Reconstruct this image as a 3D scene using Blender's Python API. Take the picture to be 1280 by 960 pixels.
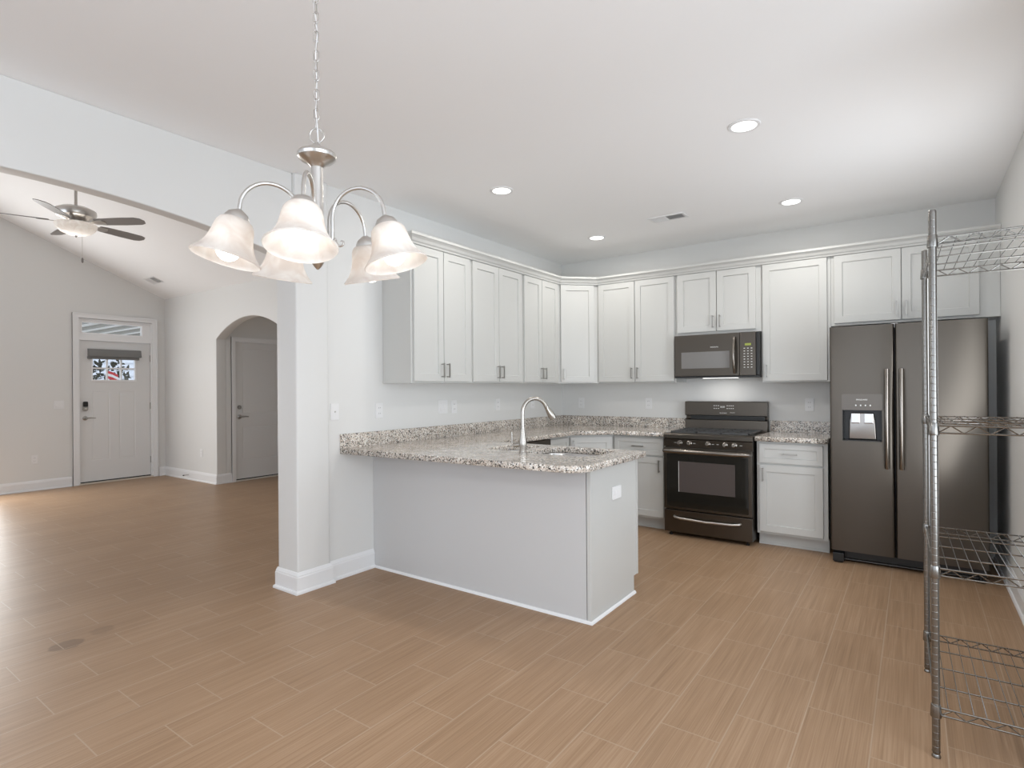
import bpy, bmesh, math, random
from mathutils import Vector, Matrix
PI = math.pi
for o in list(bpy.data.objects): bpy.data.objects.remove(o)
S = bpy.context.scene
COL = S.collection
random.seed(7)

# ------------------------------------------------------------------ room dimensions (metres)
XL, D, XR, HC = -3.305, 5.636, 0.506, 2.75      # kitchen left wall, back wall, right wall, ceiling
XP, XB = -3.275, -3.497                          # pilaster face, living side of the dividing wall
XD, YA = -9.62, 4.05                             # front door wall, living room arch wall
YB, XE, YJ = -2.4, 1.9, 2.35                     # dining back wall, dining right wall, wall return
YLB, YR = -2.6, 0.725                            # living back wall, vault ridge

# ------------------------------------------------------------------ camera
F_PX, PX, PY, YAW, ROLL, HCAM = 704.2, 638.8, 485.0, 35.62, -0.431, 1.332
def make_camera():
    a = math.radians(YAW); c, s = math.cos(math.radians(ROLL)), math.sin(math.radians(ROLL))
    Fw = Vector((-math.sin(a), math.cos(a), 0)); R0 = Vector((math.cos(a), math.sin(a), 0)); Z = Vector((0, 0, 1))
    R = c*R0 + s*Z; U = -s*R0 + c*Z
    cd = bpy.data.cameras.new('camera'); co = bpy.data.objects.new('camera', cd); COL.objects.link(co)
    M = Matrix((R, U, -Fw)).transposed().to_4x4(); M.translation = Vector((0, 0, HCAM))
    co.matrix_world = M
    cd.sensor_fit = 'HORIZONTAL'; cd.sensor_width = 36.0
    cd.lens = F_PX*36.0/1280; cd.shift_x = (640-PX)/1280; cd.shift_y = (PY-480)/1280
    cd.clip_start = 0.02; cd.clip_end = 200
    S.camera = co
make_camera()

# ------------------------------------------------------------------ world, exposure, daylight
S.view_settings.view_transform = 'Standard'; S.view_settings.look = 'None'
S.view_settings.gamma = 1.0; S.view_settings.use_curve_mapping = False
S.view_settings.exposure = 0.2
S.cycles.max_bounces = 14; S.cycles.diffuse_bounces = 10; S.cycles.glossy_bounces = 4
S.cycles.sample_clamp_indirect = 6.0
S.cycles.use_denoising = True
w = bpy.data.worlds.new('sky'); S.world = w; w.use_nodes = True
bg = w.node_tree.nodes['Background']
bg.inputs[0].default_value = (0.80, 0.88, 1.0, 1); bg.inputs[1].default_value = 2.0

def area(name, loc, target, sx, sy, power, color):
    l = bpy.data.lights.new(name, 'AREA'); l.shape = 'RECTANGLE'; l.size = sx; l.size_y = sy
    l.energy = power; l.color = color
    o = bpy.data.objects.new(name, l); COL.objects.link(o); o.location = loc
    d = Vector(target)-Vector(loc); o.rotation_euler = d.to_track_quat('-Z', 'Y').to_euler()
    return o
DAY = (0.83, 0.925, 1.0)
# daylight at the window openings; upward dining fill and kitchen light are added
area('daylight_patio_door', (-0.9, YB+0.1, 1.35), (-0.9, 5, 1.35), 4.4, 2.3, 7, DAY)
area('daylight_dining_window', (XE-0.05, 0.3, 1.4), (-5, 0.3, 1.4), 3.4, 2.1, 26, DAY)
area('added_ceiling_fill', (XE-0.35, 0.3, 0.9), (XE-1.9, 0.9, 2.75), 3.2, 1.2, 34, DAY)  # extra upward fill, added to brighten the ceiling
area('added_kitchen_fill', (XR-0.02, 3.8, 1.35), (-1.9, 4.3, 2.6), 0.85, 1.6, 18, (0.90, 0.95, 1.0))  # added fill for the kitchen, set at an unseen made-up window
area('daylight_front_window', (XD+0.03, 1.58, 1.4), (0, 1.2, 1.2), 0.9, 2.2, 66, (0.95, 0.945, 0.925))
area('daylight_living_back', (-6.6, YLB+0.1, 1.4), (-6.6, YLB+2.5, 3.0), 3.6, 2.0, 10, DAY)

# ------------------------------------------------------------------ materials
def mat(name, col, rough=0.5, metal=0.0, **k):
    m = bpy.data.materials.new(name); m.use_nodes = True
    b = m.node_tree.nodes['Principled BSDF']
    b.inputs['Base Color'].default_value = (*col, 1); b.inputs['Roughness'].default_value = rough
    b.inputs['Metallic'].default_value = metal
    for kk, v in k.items(): b.inputs[kk.replace('_', ' ')].default_value = v
    return m
def nodes(m): return m.node_tree.nodes, m.node_tree.links, m.node_tree.nodes['Principled BSDF']
def bump_noise(m, scale, strength, dist=0.002, detail=3):
    N, L, b = nodes(m)
    tc = N.new('ShaderNodeTexCoord'); n = N.new('ShaderNodeTexNoise'); bp = N.new('ShaderNodeBump')
    n.inputs['Scale'].default_value = scale; n.inputs['Detail'].default_value = detail
    bp.inputs['Strength'].default_value = strength; bp.inputs['Distance'].default_value = dist
    L.new(tc.outputs['Object'], n.inputs['Vector']); L.new(n.outputs[0], bp.inputs['Height']); L.new(bp.outputs[0], b.inputs['Normal'])
    return m
M = {}
M['wall'] = bump_noise(mat('wall_paint', (0.73, 0.73, 0.715), 0.55), 160, 0.06)
M['ceiling'] = bump_noise(mat('ceiling_paint', (0.90, 0.90, 0.90), 0.8), 120, 0.08)
M['trim'] = mat('trim_paint', (0.82, 0.825, 0.83), 0.32)
M['cab'] = bump_noise(mat('cabinet_paint', (0.575, 0.577, 0.557), 0.34), 60, 0.02)
M['door'] = mat('door_paint', (0.72, 0.72, 0.715), 0.4)
M['gap'] = mat('dark_gap', (0.03, 0.03, 0.03), 0.8)
M['nickel'] = mat('brushed_nickel', (0.62, 0.60, 0.575), 0.28, 1.0)
M['faucet'] = mat('faucet_nickel', (0.42, 0.395, 0.36), 0.27, 1.0)
M['pull'] = mat('pull_nickel', (0.40, 0.39, 0.37), 0.35, 1.0)
M['chrome'] = mat('chrome_wire', (0.25, 0.24, 0.225), 0.24, 1.0)
M['steel'] = mat('sink_steel', (0.62, 0.61, 0.60), 0.25, 1.0)
M['plastic'] = mat('white_plastic', (0.80, 0.80, 0.80), 0.35)
M['black'] = mat('black_plastic', (0.012, 0.012, 0.012), 0.35)
M['iron'] = mat('cast_iron', (0.10, 0.10, 0.10), 0.25, 0.3)
M['dglass'] = mat('oven_glass', (0.012, 0.011, 0.009), 0.06)
M['mwin'] = mat('microwave_window', (0.21, 0.205, 0.20), 0.10)
M['print'] = mat('silver_print', (0.75, 0.75, 0.73), 0.4)
M['blind'] = bump_noise(mat('grey_blind_fabric', (0.20, 0.20, 0.195), 0.8), 400, 0.3)
M['blade'] = mat('fan_blade', (0.25, 0.235, 0.225), 0.4)
def brushed(name, col, rough, horizontal=True):
    m = mat(name, col, rough, 1.0); N, L, b = nodes(m)
    tc = N.new('ShaderNodeTexCoord'); mp = N.new('ShaderNodeMapping'); n = N.new('ShaderNodeTexNoise')
    mp.inputs['Scale'].default_value = (3, 3, 900) if horizontal else (900, 900, 3)
    n.inputs['Scale'].default_value = 1.0; n.inputs['Detail'].default_value = 2
    r = N.new('ShaderNodeMapRange'); r.inputs[3].default_value = rough-0.02; r.inputs[4].default_value = rough+0.03
    L.new(tc.outputs['Object'], mp.inputs[0]); L.new(mp.outputs[0], n.inputs['Vector']); L.new(n.outputs[0], r.inputs[0]); L.new(r.outputs[0], b.inputs['Roughness'])
    return m
M['bstainless'] = brushed('black_stainless', (0.112, 0.098, 0.083), 0.29)
M['bstainless2'] = brushed('black_stainless_handle', (0.26, 0.235, 0.21), 0.2, False)

def floor_mat():
    m = mat('wood_look_tile', (0.3, 0.2, 0.13), 0.4, Specular_IOR_Level=0.25); N, L, b = nodes(m)
    tc = N.new('ShaderNodeTexCoord'); sp = N.new('ShaderNodeSeparateXYZ'); L.new(tc.outputs['Object'], sp.inputs[0])
    def math_(op, a, bb=None, c=None):
        n = N.new('ShaderNodeMath'); n.operation = op
        for i, v in enumerate((a, bb, c)):
            if v is None: continue
            if isinstance(v, (int, float)): n.inputs[i].default_value = v
            else: L.new(v, n.inputs[i])
        return n.outputs[0]
    W, H = 0.4575, 0.2295
    tx = math_('ADD', sp.outputs[1], -0.786+40.5*W); ty = math_('ADD', sp.outputs[0], 2.205+60*H)
    cb = N.new('ShaderNodeCombineXYZ'); L.new(tx, cb.inputs[0]); L.new(ty, cb.inputs[1])
    br = N.new('ShaderNodeTexBrick'); L.new(cb.outputs[0], br.inputs['Vector'])
    br.offset = 0.5; br.offset_frequency = 2; br.squash = 1.0
    br.inputs['Scale'].default_value = 1; br.inputs['Mortar Size'].default_value = 0.0028; br.inputs['Mortar Smooth'].default_value = 0.3
    br.inputs['Bias'].default_value = 0.0; br.inputs['Brick Width'].default_value = W; br.inputs['Row Height'].default_value = H
    br.inputs['Color1'].default_value = (0, 0, 0, 1); br.inputs['Color2'].default_value = (1, 1, 1, 1); br.inputs['Mortar'].default_value = (0.5, 0.5, 0.5, 1)
    # streaks along the plank (world Y)
    def streak(sx, sy, det, seedmul):
        c2 = N.new('ShaderNodeCombineXYZ')
        L.new(math_('MULTIPLY', sp.outputs[0], sx), c2.inputs[0]); L.new(math_('MULTIPLY', sp.outputs[1], sy), c2.inputs[1])
        L.new(math_('MULTIPLY', br.outputs['Color'], seedmul), c2.inputs[2])
        n = N.new('ShaderNodeTexNoise'); n.inputs['Scale'].default_value = 1; n.inputs['Detail'].default_value = det
        L.new(c2.outputs[0], n.inputs['Vector']); return n.outputs[0]
    s1 = streak(230, 2.6, 2, 7.0); s2 = streak(55, 1.2, 3, 13.0); s3 = streak(2.5, 1.4, 2, 0.0)
    v = math_('ADD', math_('MULTIPLY', s1, 0.50), math_('MULTIPLY', s2, 0.30))
    v = math_('ADD', v, math_('MULTIPLY', s3, 0.20))
    v = math_('ADD', v, math_('MULTIPLY', math_('SUBTRACT', br.outputs['Color'], 0.5), 0.045))
    cr = N.new('ShaderNodeValToRGB'); L.new(v, cr.inputs[0])
    e = cr.color_ramp.elements
    e[0].position = 0.30; e[0].color = (0.250, 0.156, 0.090, 1); e[1].position = 0.70; e[1].color = (0.415, 0.282, 0.182, 1)
    k = e.new(0.5); k.color = (0.328, 0.209, 0.125, 1)
    # dried spill marks on the tile
    def blot(x, y, rx, ry):
        dx = math_('DIVIDE', math_('SUBTRACT', sp.outputs[0], x), rx); dy = math_('DIVIDE', math_('SUBTRACT', sp.outputs[1], y), ry)
        nn = N.new('ShaderNodeTexNoise'); nn.inputs['Scale'].default_value = 14; L.new(tc.outputs['Object'], nn.inputs['Vector'])
        d = math_('ADD', math_('ADD', math_('MULTIPLY', dx, dx), math_('MULTIPLY', dy, dy)), math_('MULTIPLY', math_('SUBTRACT', nn.outputs[0], 0.5), 1.6))
        q = N.new('ShaderNodeMapRange'); q.inputs[1].default_value = 0.7; q.inputs[2].default_value = 1.2; q.inputs[3].default_value = 1; q.inputs[4].default_value = 0
        L.new(d, q.inputs[0]); return q.outputs[0]
    st = math_('MAXIMUM', blot(-3.63, 1.04, 0.07, 0.075), math_('MULTIPLY', blot(-3.69, 1.22, 0.06, 0.06), 0.5))
    mx2 = N.new('ShaderNodeMix'); mx2.data_type = 'RGBA'; L.new(math_('MULTIPLY', st, 0.55), mx2.inputs[0]); L.new(cr.outputs[0], mx2.inputs[6]); mx2.inputs[7].default_value = (0.12, 0.07, 0.04, 1)
    mx = N.new('ShaderNodeMix'); mx.data_type = 'RGBA'; L.new(math_('MULTIPLY', br.outputs['Fac'], 0.58), mx.inputs[0]); L.new(mx2.outputs[2], mx.inputs[6]); mx.inputs[7].default_value = (0.44, 0.34, 0.25, 1)
    L.new(mx.outputs[2], b.inputs['Base Color'])
    rr = N.new('ShaderNodeMapRange'); rr.inputs[3].default_value = 0.36; rr.inputs[4].default_value = 0.44; L.new(v, rr.inputs[0]); L.new(rr.outputs[0], b.inputs['Roughness'])
    bp = N.new('ShaderNodeBump'); bp.inputs['Strength'].default_value = 0.25; bp.inputs['Distance'].default_value = 0.001
    L.new(math_('SUBTRACT', v, math_('MULTIPLY', br.outputs['Fac'], 0.8)), bp.inputs['Height']); L.new(bp.outputs[0], b.inputs['Normal'])
    return m
M['floor'] = floor_mat()

def granite_mat():
    m = mat('speckled_granite', (0.6, 0.58, 0.55), 0.10); N, L, b = nodes(m)
    tc = N.new('ShaderNodeTexCoord')
    v = N.new('ShaderNodeTexVoronoi'); v.inputs['Scale'].default_value = 135; L.new(tc.outputs['Object'], v.inputs['Vector'])
    sep = N.new('ShaderNodeSeparateColor'); L.new(v.outputs['Color'], sep.inputs[0])
    cr = N.new('ShaderNodeValToRGB'); L.new(sep.outputs[0], cr.inputs[0]); cr.color_ramp.interpolation = 'CONSTANT'
    e = cr.color_ramp.elements
    e[0].position = 0; e[0].color = (0.075, 0.07, 0.065, 1); e[1].position = 0.13; e[1].color = (0.32, 0.29, 0.255, 1)
    for p, c in ((0.31, (0.57, 0.485, 0.41, 1)), (0.54, (0.71, 0.65, 0.58, 1)), (0.80, (0.85, 0.82, 0.77, 1))):
        k = e.new(p); k.color = c
    n = N.new('ShaderNodeTexNoise'); n.inputs['Scale'].default_value = 9; L.new(tc.outputs['Object'], n.inputs['Vector'])
    mr = N.new('ShaderNodeMapRange'); mr.inputs[1].default_value = 0.35; mr.inputs[2].default_value = 0.65; mr.inputs[3].default_value = 0.8; mr.inputs[4].default_value = 1.05; L.new(n.outputs[0], mr.inputs[0])
    vm = N.new('ShaderNodeVectorMath'); vm.operation = 'SCALE'; L.new(cr.outputs[0], vm.inputs[0]); L.new(mr.outputs[0], vm.inputs['Scale'])
    L.new(vm.outputs[0], b.inputs['Base Color'])
    return m
M['granite'] = granite_mat()

def emis(name, col, strength):
    m = bpy.data.materials.new(name); m.use_nodes = True; N = m.node_tree.nodes; N.clear()
    e = N.new('ShaderNodeEmission'); e.inputs[0].default_value = (*col, 1); e.inputs[1].default_value = strength
    o = N.new('ShaderNodeOutputMaterial'); m.node_tree.links.new(e.outputs[0], o.inputs[0]); return m
M['bulb'] = emis('lit_bulb', (1, 0.97, 0.92), 4.4)
M['can'] = emis('lit_downlight', (1, 0.985, 0.95), 3)
M['display'] = emis('microwave_clock', (0.65, 0.75, 0.2), 0.45)
def alabaster():
    m = bpy.data.materials.new('alabaster_glass'); m.use_nodes = True; N = m.node_tree.nodes; L = m.node_tree.links; N.clear()
    tc = N.new('ShaderNodeTexCoord'); n = N.new('ShaderNodeTexNoise'); n.inputs['Scale'].default_value = 16; n.inputs['Detail'].default_value = 4; n.inputs['Distortion'].default_value = 1.2
    L.new(tc.outputs['Object'], n.inputs['Vector'])
    cr = N.new('ShaderNodeValToRGB'); L.new(n.outputs[0], cr.inputs[0]); e = cr.color_ramp.elements
    e[0].position = 0.3; e[0].color = (0.82, 0.76, 0.71, 1); e[1].position = 0.7; e[1].color = (0.95, 0.93, 0.90, 1)
    d = N.new('ShaderNodeBsdfDiffuse'); t = N.new('ShaderNodeBsdfTranslucent'); g = N.new('ShaderNodeBsdfGlossy'); g.inputs['Roughness'].default_value = 0.15
    L.new(cr.outputs[0], d.inputs[0]); L.new(cr.outputs[0], t.inputs[0])
    a = N.new('ShaderNodeMixShader'); a.inputs[0].default_value = 0.42; L.new(d.outputs[0], a.inputs[1]); L.new(t.outputs[0], a.inputs[2])
    c = N.new('ShaderNodeMixShader'); c.inputs[0].default_value = 0.05; L.new(a.outputs[0], c.inputs[1]); L.new(g.outputs[0], c.inputs[2])
    o = N.new('ShaderNodeOutputMaterial'); L.new(c.outputs[0], o.inputs[0]); return m
M['shade'] = alabaster()
def glass():
    m = bpy.data.materials.new('window_glass'); m.use_nodes = True; N = m.node_tree.nodes; L = m.node_tree.links; N.clear()
    t = N.new('ShaderNodeBsdfTransparent'); g = N.new('ShaderNodeBsdfGlossy'); g.inputs['Roughness'].default_value = 0.02
    c = N.new('ShaderNodeMixShader'); c.inputs[0].default_value = 0.06; L.new(t.outputs[0], c.inputs[1]); L.new(g.outputs[0], c.inputs[2])
    o = N.new('ShaderNodeOutputMaterial'); L.new(c.outputs[0], o.inputs[0]); return m
M['glass'] = glass()

# ------------------------------------------------------------------ mesh helpers
class MB:
    def __init__(s): s.v = []; s.f = []
    def add(s, vs, fs):
        n = len(s.v); s.v += [tuple(v) for v in vs]; s.f += [tuple(i+n for i in f) for f in fs]; return s
    def box(s, a, b):
        (x0, y0, z0), (x1, y1, z1) = a, b
        x0, x1 = sorted((x0, x1)); y0, y1 = sorted((y0, y1)); z0, z1 = sorted((z0, z1))
        return s.add([(x0,y0,z0),(x1,y0,z0),(x1,y1,z0),(x0,y1,z0),(x0,y0,z1),(x1,y0,z1),(x1,y1,z1),(x0,y1,z1)],
                     [(0,3,2,1),(4,5,6,7),(0,1,5,4),(1,2,6,5),(2,3,7,6),(3,0,4,7)])
    def prism(s, poly, axis, a, b):
        """extrude a 2D polygon along an axis: axis 'x': poly (y,z); 'y': (x,z); 'z': (x,y)"""
        def P(p, t): return {'x': (t, p[0], p[1]), 'y': (p[0], t, p[1]), 'z': (p[0], p[1], t)}[axis]
        n = len(poly); vs = [P(p, a) for p in poly]+[P(p, b) for p in poly]
        return s.add(vs, [tuple(range(n))[::-1], tuple(range(n, 2*n))]+[(i, (i+1) % n, n+(i+1) % n, n+i) for i in range(n)])
    def tube(s, pts, r, seg=8, closed=False, caps=True):
        pts = [Vector(p) for p in pts]; n = len(pts); rs = r if isinstance(r, (list, tuple)) else [r]*n
        vs = []; prev = None
        for i, p in enumerate(pts):
            if closed: t = (pts[(i+1) % n]-pts[i-1])
            else: t = pts[min(i+1, n-1)]-pts[max(i-1, 0)]
            t.normalize()
            if prev is None:
                u = t.orthogonal().normalized()
            else:
                u = (prev - t*prev.dot(t)).normalized()
            prev = u; w_ = t.cross(u)
            vs += [p+(u*math.cos(2*PI*k/seg)+w_*math.sin(2*PI*k/seg))*rs[i] for k in range(seg)]
        fs = []
        m = n if closed else n-1
        for i in range(m):
            a = i*seg; b = ((i+1) % n)*seg
            fs += [(a+k, a+(k+1) % seg, b+(k+1) % seg, b+k) for k in range(seg)]
        if not closed and caps: fs += [tuple(range(seg))[::-1], tuple(range((n-1)*seg, n*seg))]
        return s.add(vs, fs)
    def lathe(s, prof, origin=(0,0,0), axis=(0,0,1), seg=32, closed_ends=True):
        """prof: list of (r, h) along axis from origin"""
        ax = Vector(axis).normalized(); u = ax.orthogonal().normalized(); w_ = ax.cross(u); o = Vector(origin); vs = []
        for r, h in prof:
            vs += [o+ax*h+(u*math.cos(2*PI*k/seg)+w_*math.sin(2*PI*k/seg))*max(r, 1e-5) for k in range(seg)]
        fs = []
        for i in range(len(prof)-1):
            a = i*seg; b = a+seg
            fs += [(a+k, a+(k+1) % seg, b+(k+1) % seg, b+k) for k in range(seg)]
        if closed_ends: fs += [tuple(range(seg))[::-1], tuple(range((len(prof)-1)*seg, len(prof)*seg))]
        return s.add(vs, fs)
    def sweep(s, path, prof):
        """path: 2D points; prof: (outward d, z) closed polygon; outward is to the right of travel"""
        n = len(path); P = [Vector(p) for p in path]; m = len(prof); vs = []
        for i in range(n):
            d0 = (P[i]-P[i-1]).normalized() if i > 0 else None
            d1 = (P[i+1]-P[i]).normalized() if i < n-1 else None
            if d0 is None: d0 = d1
            if d1 is None: d1 = d0
            n0 = Vector((d0.y, -d0.x)); n1 = Vector((d1.y, -d1.x)); nn = (n0+n1); nn = nn/nn.length; k = 1/max(0.3, nn.dot(n0))
            vs += [(P[i].x+nn.x*k*d, P[i].y+nn.y*k*d, z) for d, z in prof]
        fs = []
        for i in range(n-1):
            a = i*m; b = a+m
            fs += [(a+k, b+k, b+(k+1) % m, a+(k+1) % m) for k in range(m)]
        fs += [tuple(range(m)), tuple(range((n-1)*m, n*m))[::-1]]
        return s.add(vs, fs)
def obj(name, mb, m, parent=None, smooth=None, bevel=0, bseg=2, kind=None, loc=None):
    me = bpy.data.meshes.new(name); me.from_pydata([tuple(v) for v in mb.v], [], mb.f)
    b = bmesh.new(); b.from_mesh(me); bmesh.ops.remove_doubles(b, verts=b.verts, dist=1e-5)
    bmesh.ops.recalc_face_normals(b, faces=b.faces)
    if bevel:
        es = [e for e in b.edges if len(e.link_faces) == 2 and e.calc_face_angle(0) > 0.5]
        bmesh.ops.bevel(b, geom=es, offset=bevel, segments=bseg, affect='EDGES', profile=0.6, clamp_overlap=True)
    if smooth:
        for f in b.faces: f.smooth = True
        for e in b.edges:
            if len(e.link_faces) == 2 and e.calc_face_angle(0) > math.radians(smooth): e.smooth = False
    b.to_mesh(me); b.free()
    me.materials.append(m)
    o = bpy.data.objects.new(name, me); COL.objects.link(o)
    if parent: o.parent = parent
    if loc: o.location = loc
    if kind: o['kind'] = kind
    return o
def struct(name, mb, m, parent=None, **k):
    o = obj(name, mb, m, parent, **k)
    if not parent: o['kind'] = 'structure'
    return o
def tag(o, label, cat, group=None):
    o['label'] = label; o['category'] = cat
    if group: o['group'] = group
    return o
def thing(name, label, cat, loc=(0,0,0), rz=0, group=None):
    o = bpy.data.objects.new(name, None); COL.objects.link(o); o.location = loc; o.rotation_euler = (0, 0, rz)
    o.empty_display_size = 0.1
    return tag(o, label, cat, group)
def setting(name, loc=(0,0,0)):
    o = bpy.data.objects.new(name, None); COL.objects.link(o); o.location = loc; o['kind'] = 'structure'; return o
def copy_tree(o, parent=None):
    c = o.copy(); COL.objects.link(c)
    if parent: c.parent = parent
    for ch in list(o.children): copy_tree(ch, c)
    return c
def arc(cx, cy, r, a0, a1, n):
    return [(cx+r*math.cos(math.radians(a0+(a1-a0)*i/n)), cy+r*math.sin(math.radians(a0+(a1-a0)*i/n))) for i in range(n+1)]
def rrect(x0, y0, x1, y1, r, n=5):
    return arc(x1-r, y0+r, r, -90, 0, n)+arc(x1-r, y1-r, r, 0, 90, n)+arc(x0+r, y1-r, r, 90, 180, n)+arc(x0+r, y0+r, r, 180, 270, n)
def slab(name, loops, z0, z1, m, parent=None, bevel=0.003):
    """flat slab from closed outlines (outer first, holes after), built as a filled 2D curve turned to mesh"""
    cu = bpy.data.curves.new(name, 'CURVE'); cu.dimensions = '2D'; cu.fill_mode = 'BOTH'
    for lp in loops:
        sp = cu.splines.new('POLY'); sp.points.add(len(lp)-1); sp.use_cyclic_u = True
        for p, q in zip(sp.points, lp): p.co = (q[0], q[1], 0, 1)
    cu.extrude = (z1-z0)/2-bevel; cu.bevel_depth = bevel; cu.bevel_resolution = 1; cu.offset = -bevel
    t = bpy.data.objects.new('t', cu); COL.objects.link(t); bpy.context.view_layer.update()
    me = bpy.data.meshes.new_from_object(t.evaluated_get(bpy.context.evaluated_depsgraph_get()))
    bpy.data.objects.remove(t); bpy.data.curves.remove(cu)
    for v in me.vertices: v.co.z += (z0+z1)/2
    me.materials.clear(); me.materials.append(m); me.name = name
    o = bpy.data.objects.new(name, me); COL.objects.link(o)
    if parent: o.parent = parent
    return o
def text(name, body, size, m, parent, mtx, extrude=0.0004):
    cu = bpy.data.curves.new(name, 'FONT'); cu.body = body; cu.size = size; cu.extrude = extrude; cu.align_x = 'CENTER'; cu.align_y = 'CENTER'
    t = bpy.data.objects.new('t', cu); COL.objects.link(t); bpy.context.view_layer.update()
    me = bpy.data.meshes.new_from_object(t.evaluated_get(bpy.context.evaluated_depsgraph_get()))
    bpy.data.objects.remove(t); bpy.data.curves.remove(cu); me.transform(mtx); me.materials.clear(); me.materials.append(m)
    o = bpy.data.objects.new(name, me); COL.objects.link(o); o.parent = parent; return o
FRONT = Matrix.Rotation(PI/2, 4, 'X')      # text facing local -y

def wall_grid(mb, axis, c0, c1, u0, u1, z0, z1, holes):
    """wall slab between c0..c1 on 'x' or 'y', spanning u0..u1 and z0..z1 with rectangular holes (ua,ub,za,zb)"""
    us = sorted({u0, u1, *[h[0] for h in holes], *[h[1] for h in holes]}); zs = sorted({z0, z1, *[h[2] for h in holes], *[h[3] for h in holes]})
    for i in range(len(us)-1):
        run = None
        for j in range(len(zs)-1):
            um = (us[i]+us[i+1])/2; zm = (zs[j]+zs[j+1])/2
            solid = not any(h[0] < um < h[1] and h[2] < zm < h[3] for h in holes)
            if solid and run is None: run = zs[j]
            if run is not None and (not solid or j == len(zs)-2):
                top = zs[j+1] if solid else zs[j]
                if axis == 'x': mb.box((c0, us[i], run), (c1, us[i+1], top))
                else: mb.box((us[i], c0, run), (us[i+1], c1, top))
                run = None
    return mb

# ================================================================== THE SETTING
fl = MB(); fl.add([(XD-0.15, YLB-0.15, 0), (XE+0.15, YLB-0.15, 0), (XE+0.15, 6.7, 0), (XD-0.15, 6.7, 0),
                   (XD-0.15, YLB-0.15, -0.05), (XE+0.15, YLB-0.15, -0.05), (XE+0.15, 6.7, -0.05), (XD-0.15, 6.7, -0.05)],
                  [(0,1,2,3),(7,6,5,4),(0,4,5,1),(1,5,6,2),(2,6,7,3),(3,7,4,0)])
struct('floor', fl, M['floor'])
# kitchen and dining ceiling, with round cut-outs left for the downlights (cans stand just under it)
struct('ceiling', MB().box((XB, YB-0.1, HC), (XE+0.1, D+0.1, HC+0.1)), M['ceiling'])
# living room vault: two sloping planes
def vz(y): return 2.77+(YA-y)*0.4223 if y > YR else 2.77+(YA-YR)*0.4223-(YR-y)*0.4223
zr = vz(YR); zb = vz(YLB)
struct('ceiling', MB().prism([(YA+0.14, vz(YA+0.14)), (YR, zr), (YLB, zb), (YLB, zb+0.1), (YR, zr+0.1), (YA+0.14, vz(YA+0.14)+0.1)], 'x', XD-0.1, XB+0.11), M['ceiling'])
struct('ceiling', MB().box((-8.2, YA+0.14, 2.44), (-6.2, 6.6, 2.54)), M['ceiling'])

# dividing wall: header with the wide low arch, pilaster, then the kitchen wall slightly set back
Y0A, Z0A, KA = 0.80, 2.338, 0.085
XH0, XH1 = -3.405, XL
ya = [2.17-i*2.74/32 for i in range(33)]
poly = [(YB, 0), (-0.57, 0)]+[(y, Z0A-KA*(y-Y0A)**2) for y in reversed(ya)]+[(2.17, HC), (YB, HC)]
struct('wall_left', MB().prism(poly, 'x', XH0, XH1), M['wall'], bevel=0.008, bseg=3, smooth=40)
struct('wall_left', MB().box((XB, 2.17, 0), (XP, 2.42, HC)), M['wall'], bevel=0.012, bseg=3, smooth=40)
struct('wall_left', MB().box((XB, 2.42, 0), (XL, D+0.1, HC)), M['wall'])
struct('wall_back', MB().box((XL, D, 0), (XR+0.1, D+0.1, HC)), M['wall'])
struct('wall_right', wall_grid(MB(), 'x', XR, XR+0.1, YJ, D, 0, HC, [(3.36, 4.24, 0.5, 2.2)]), M['wall'])  # opening cut for the added, unseen kitchen window
struct('wall_right', MB().box((XR+0.1, YJ, 0), (XE+0.1, YJ+0.1, HC)), M['wall'])
struct('wall_right', wall_grid(MB(), 'x', XE, XE+0.1, YB, YJ, 0, HC, [(-1.4, 2.0, 0.35, 2.45)]), M['wall'])
struct('wall_dining', wall_grid(MB(), 'y', YB-0.1, YB, XB, XE+0.1, 0, HC, [(-2.9, 0.7, 0.2, 2.5)]), M['wall'])
struct('wall_header', MB().box((XB, YLB-0.1, 0), (XP, YB-0.1, HC)), M['wall'])
struct('wall_gable', MB().prism([(YLB, HC), (YA+0.14, HC), (YR, zr)], 'x', XB, XB+0.1), M['wall'])
# front door wall with gable top
fd = wall_grid(MB(), 'x', XD-0.14, XD, YLB, YA+0.14, 0, 2.77, [(1.10, 2.04, 0.28, 2.52), (2.915, 3.865, 0, 2.37)])
fd.prism([(YLB, 2.77), (YA+0.14, 2.77), (YA, 2.79), (YR, zr+0.03), (YLB, zb+0.03)], 'x', XD-0.14, XD)
struct('wall_front', fd, M['wall'])
struct('wall_rear', wall_grid(MB(), 'y', YLB-0.1, YLB, XD-0.14, XB, 0, 2.85, [(-8.4, -4.8, 0.4, 2.4)]), M['wall'])
# arch wall
aw = [(XD, 0), (-8.03, 0)]+[(-7.18+(-0.85+1.7*i/20), 2.317-0.36*(-0.85+1.7*i/20)**2) for i in range(21)]+[(-6.33, 0), (XB, 0), (XB, 2.80), (XD, 2.80)]
struct('wall_arch', MB().prism(aw, 'y', YA, YA+0.14), M['wall'], bevel=0.010, bseg=3, smooth=40)
struct('wall_hall', wall_grid(MB(), 'x', -8.13, -8.03, YA+0.14, 6.6, 0, 2.5, [(4.32, 5.12, 0, 2.045)]), M['wall'])
struct('wall_hall', MB().box((-6.33, YA+0.14, 0), (-6.23, 6.6, 2.5)), M['wall'])
struct('wall_hall', MB().box((-8.13, 6.6, 0), (-6.23, 6.7, 2.5)), M['wall'])

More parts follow.
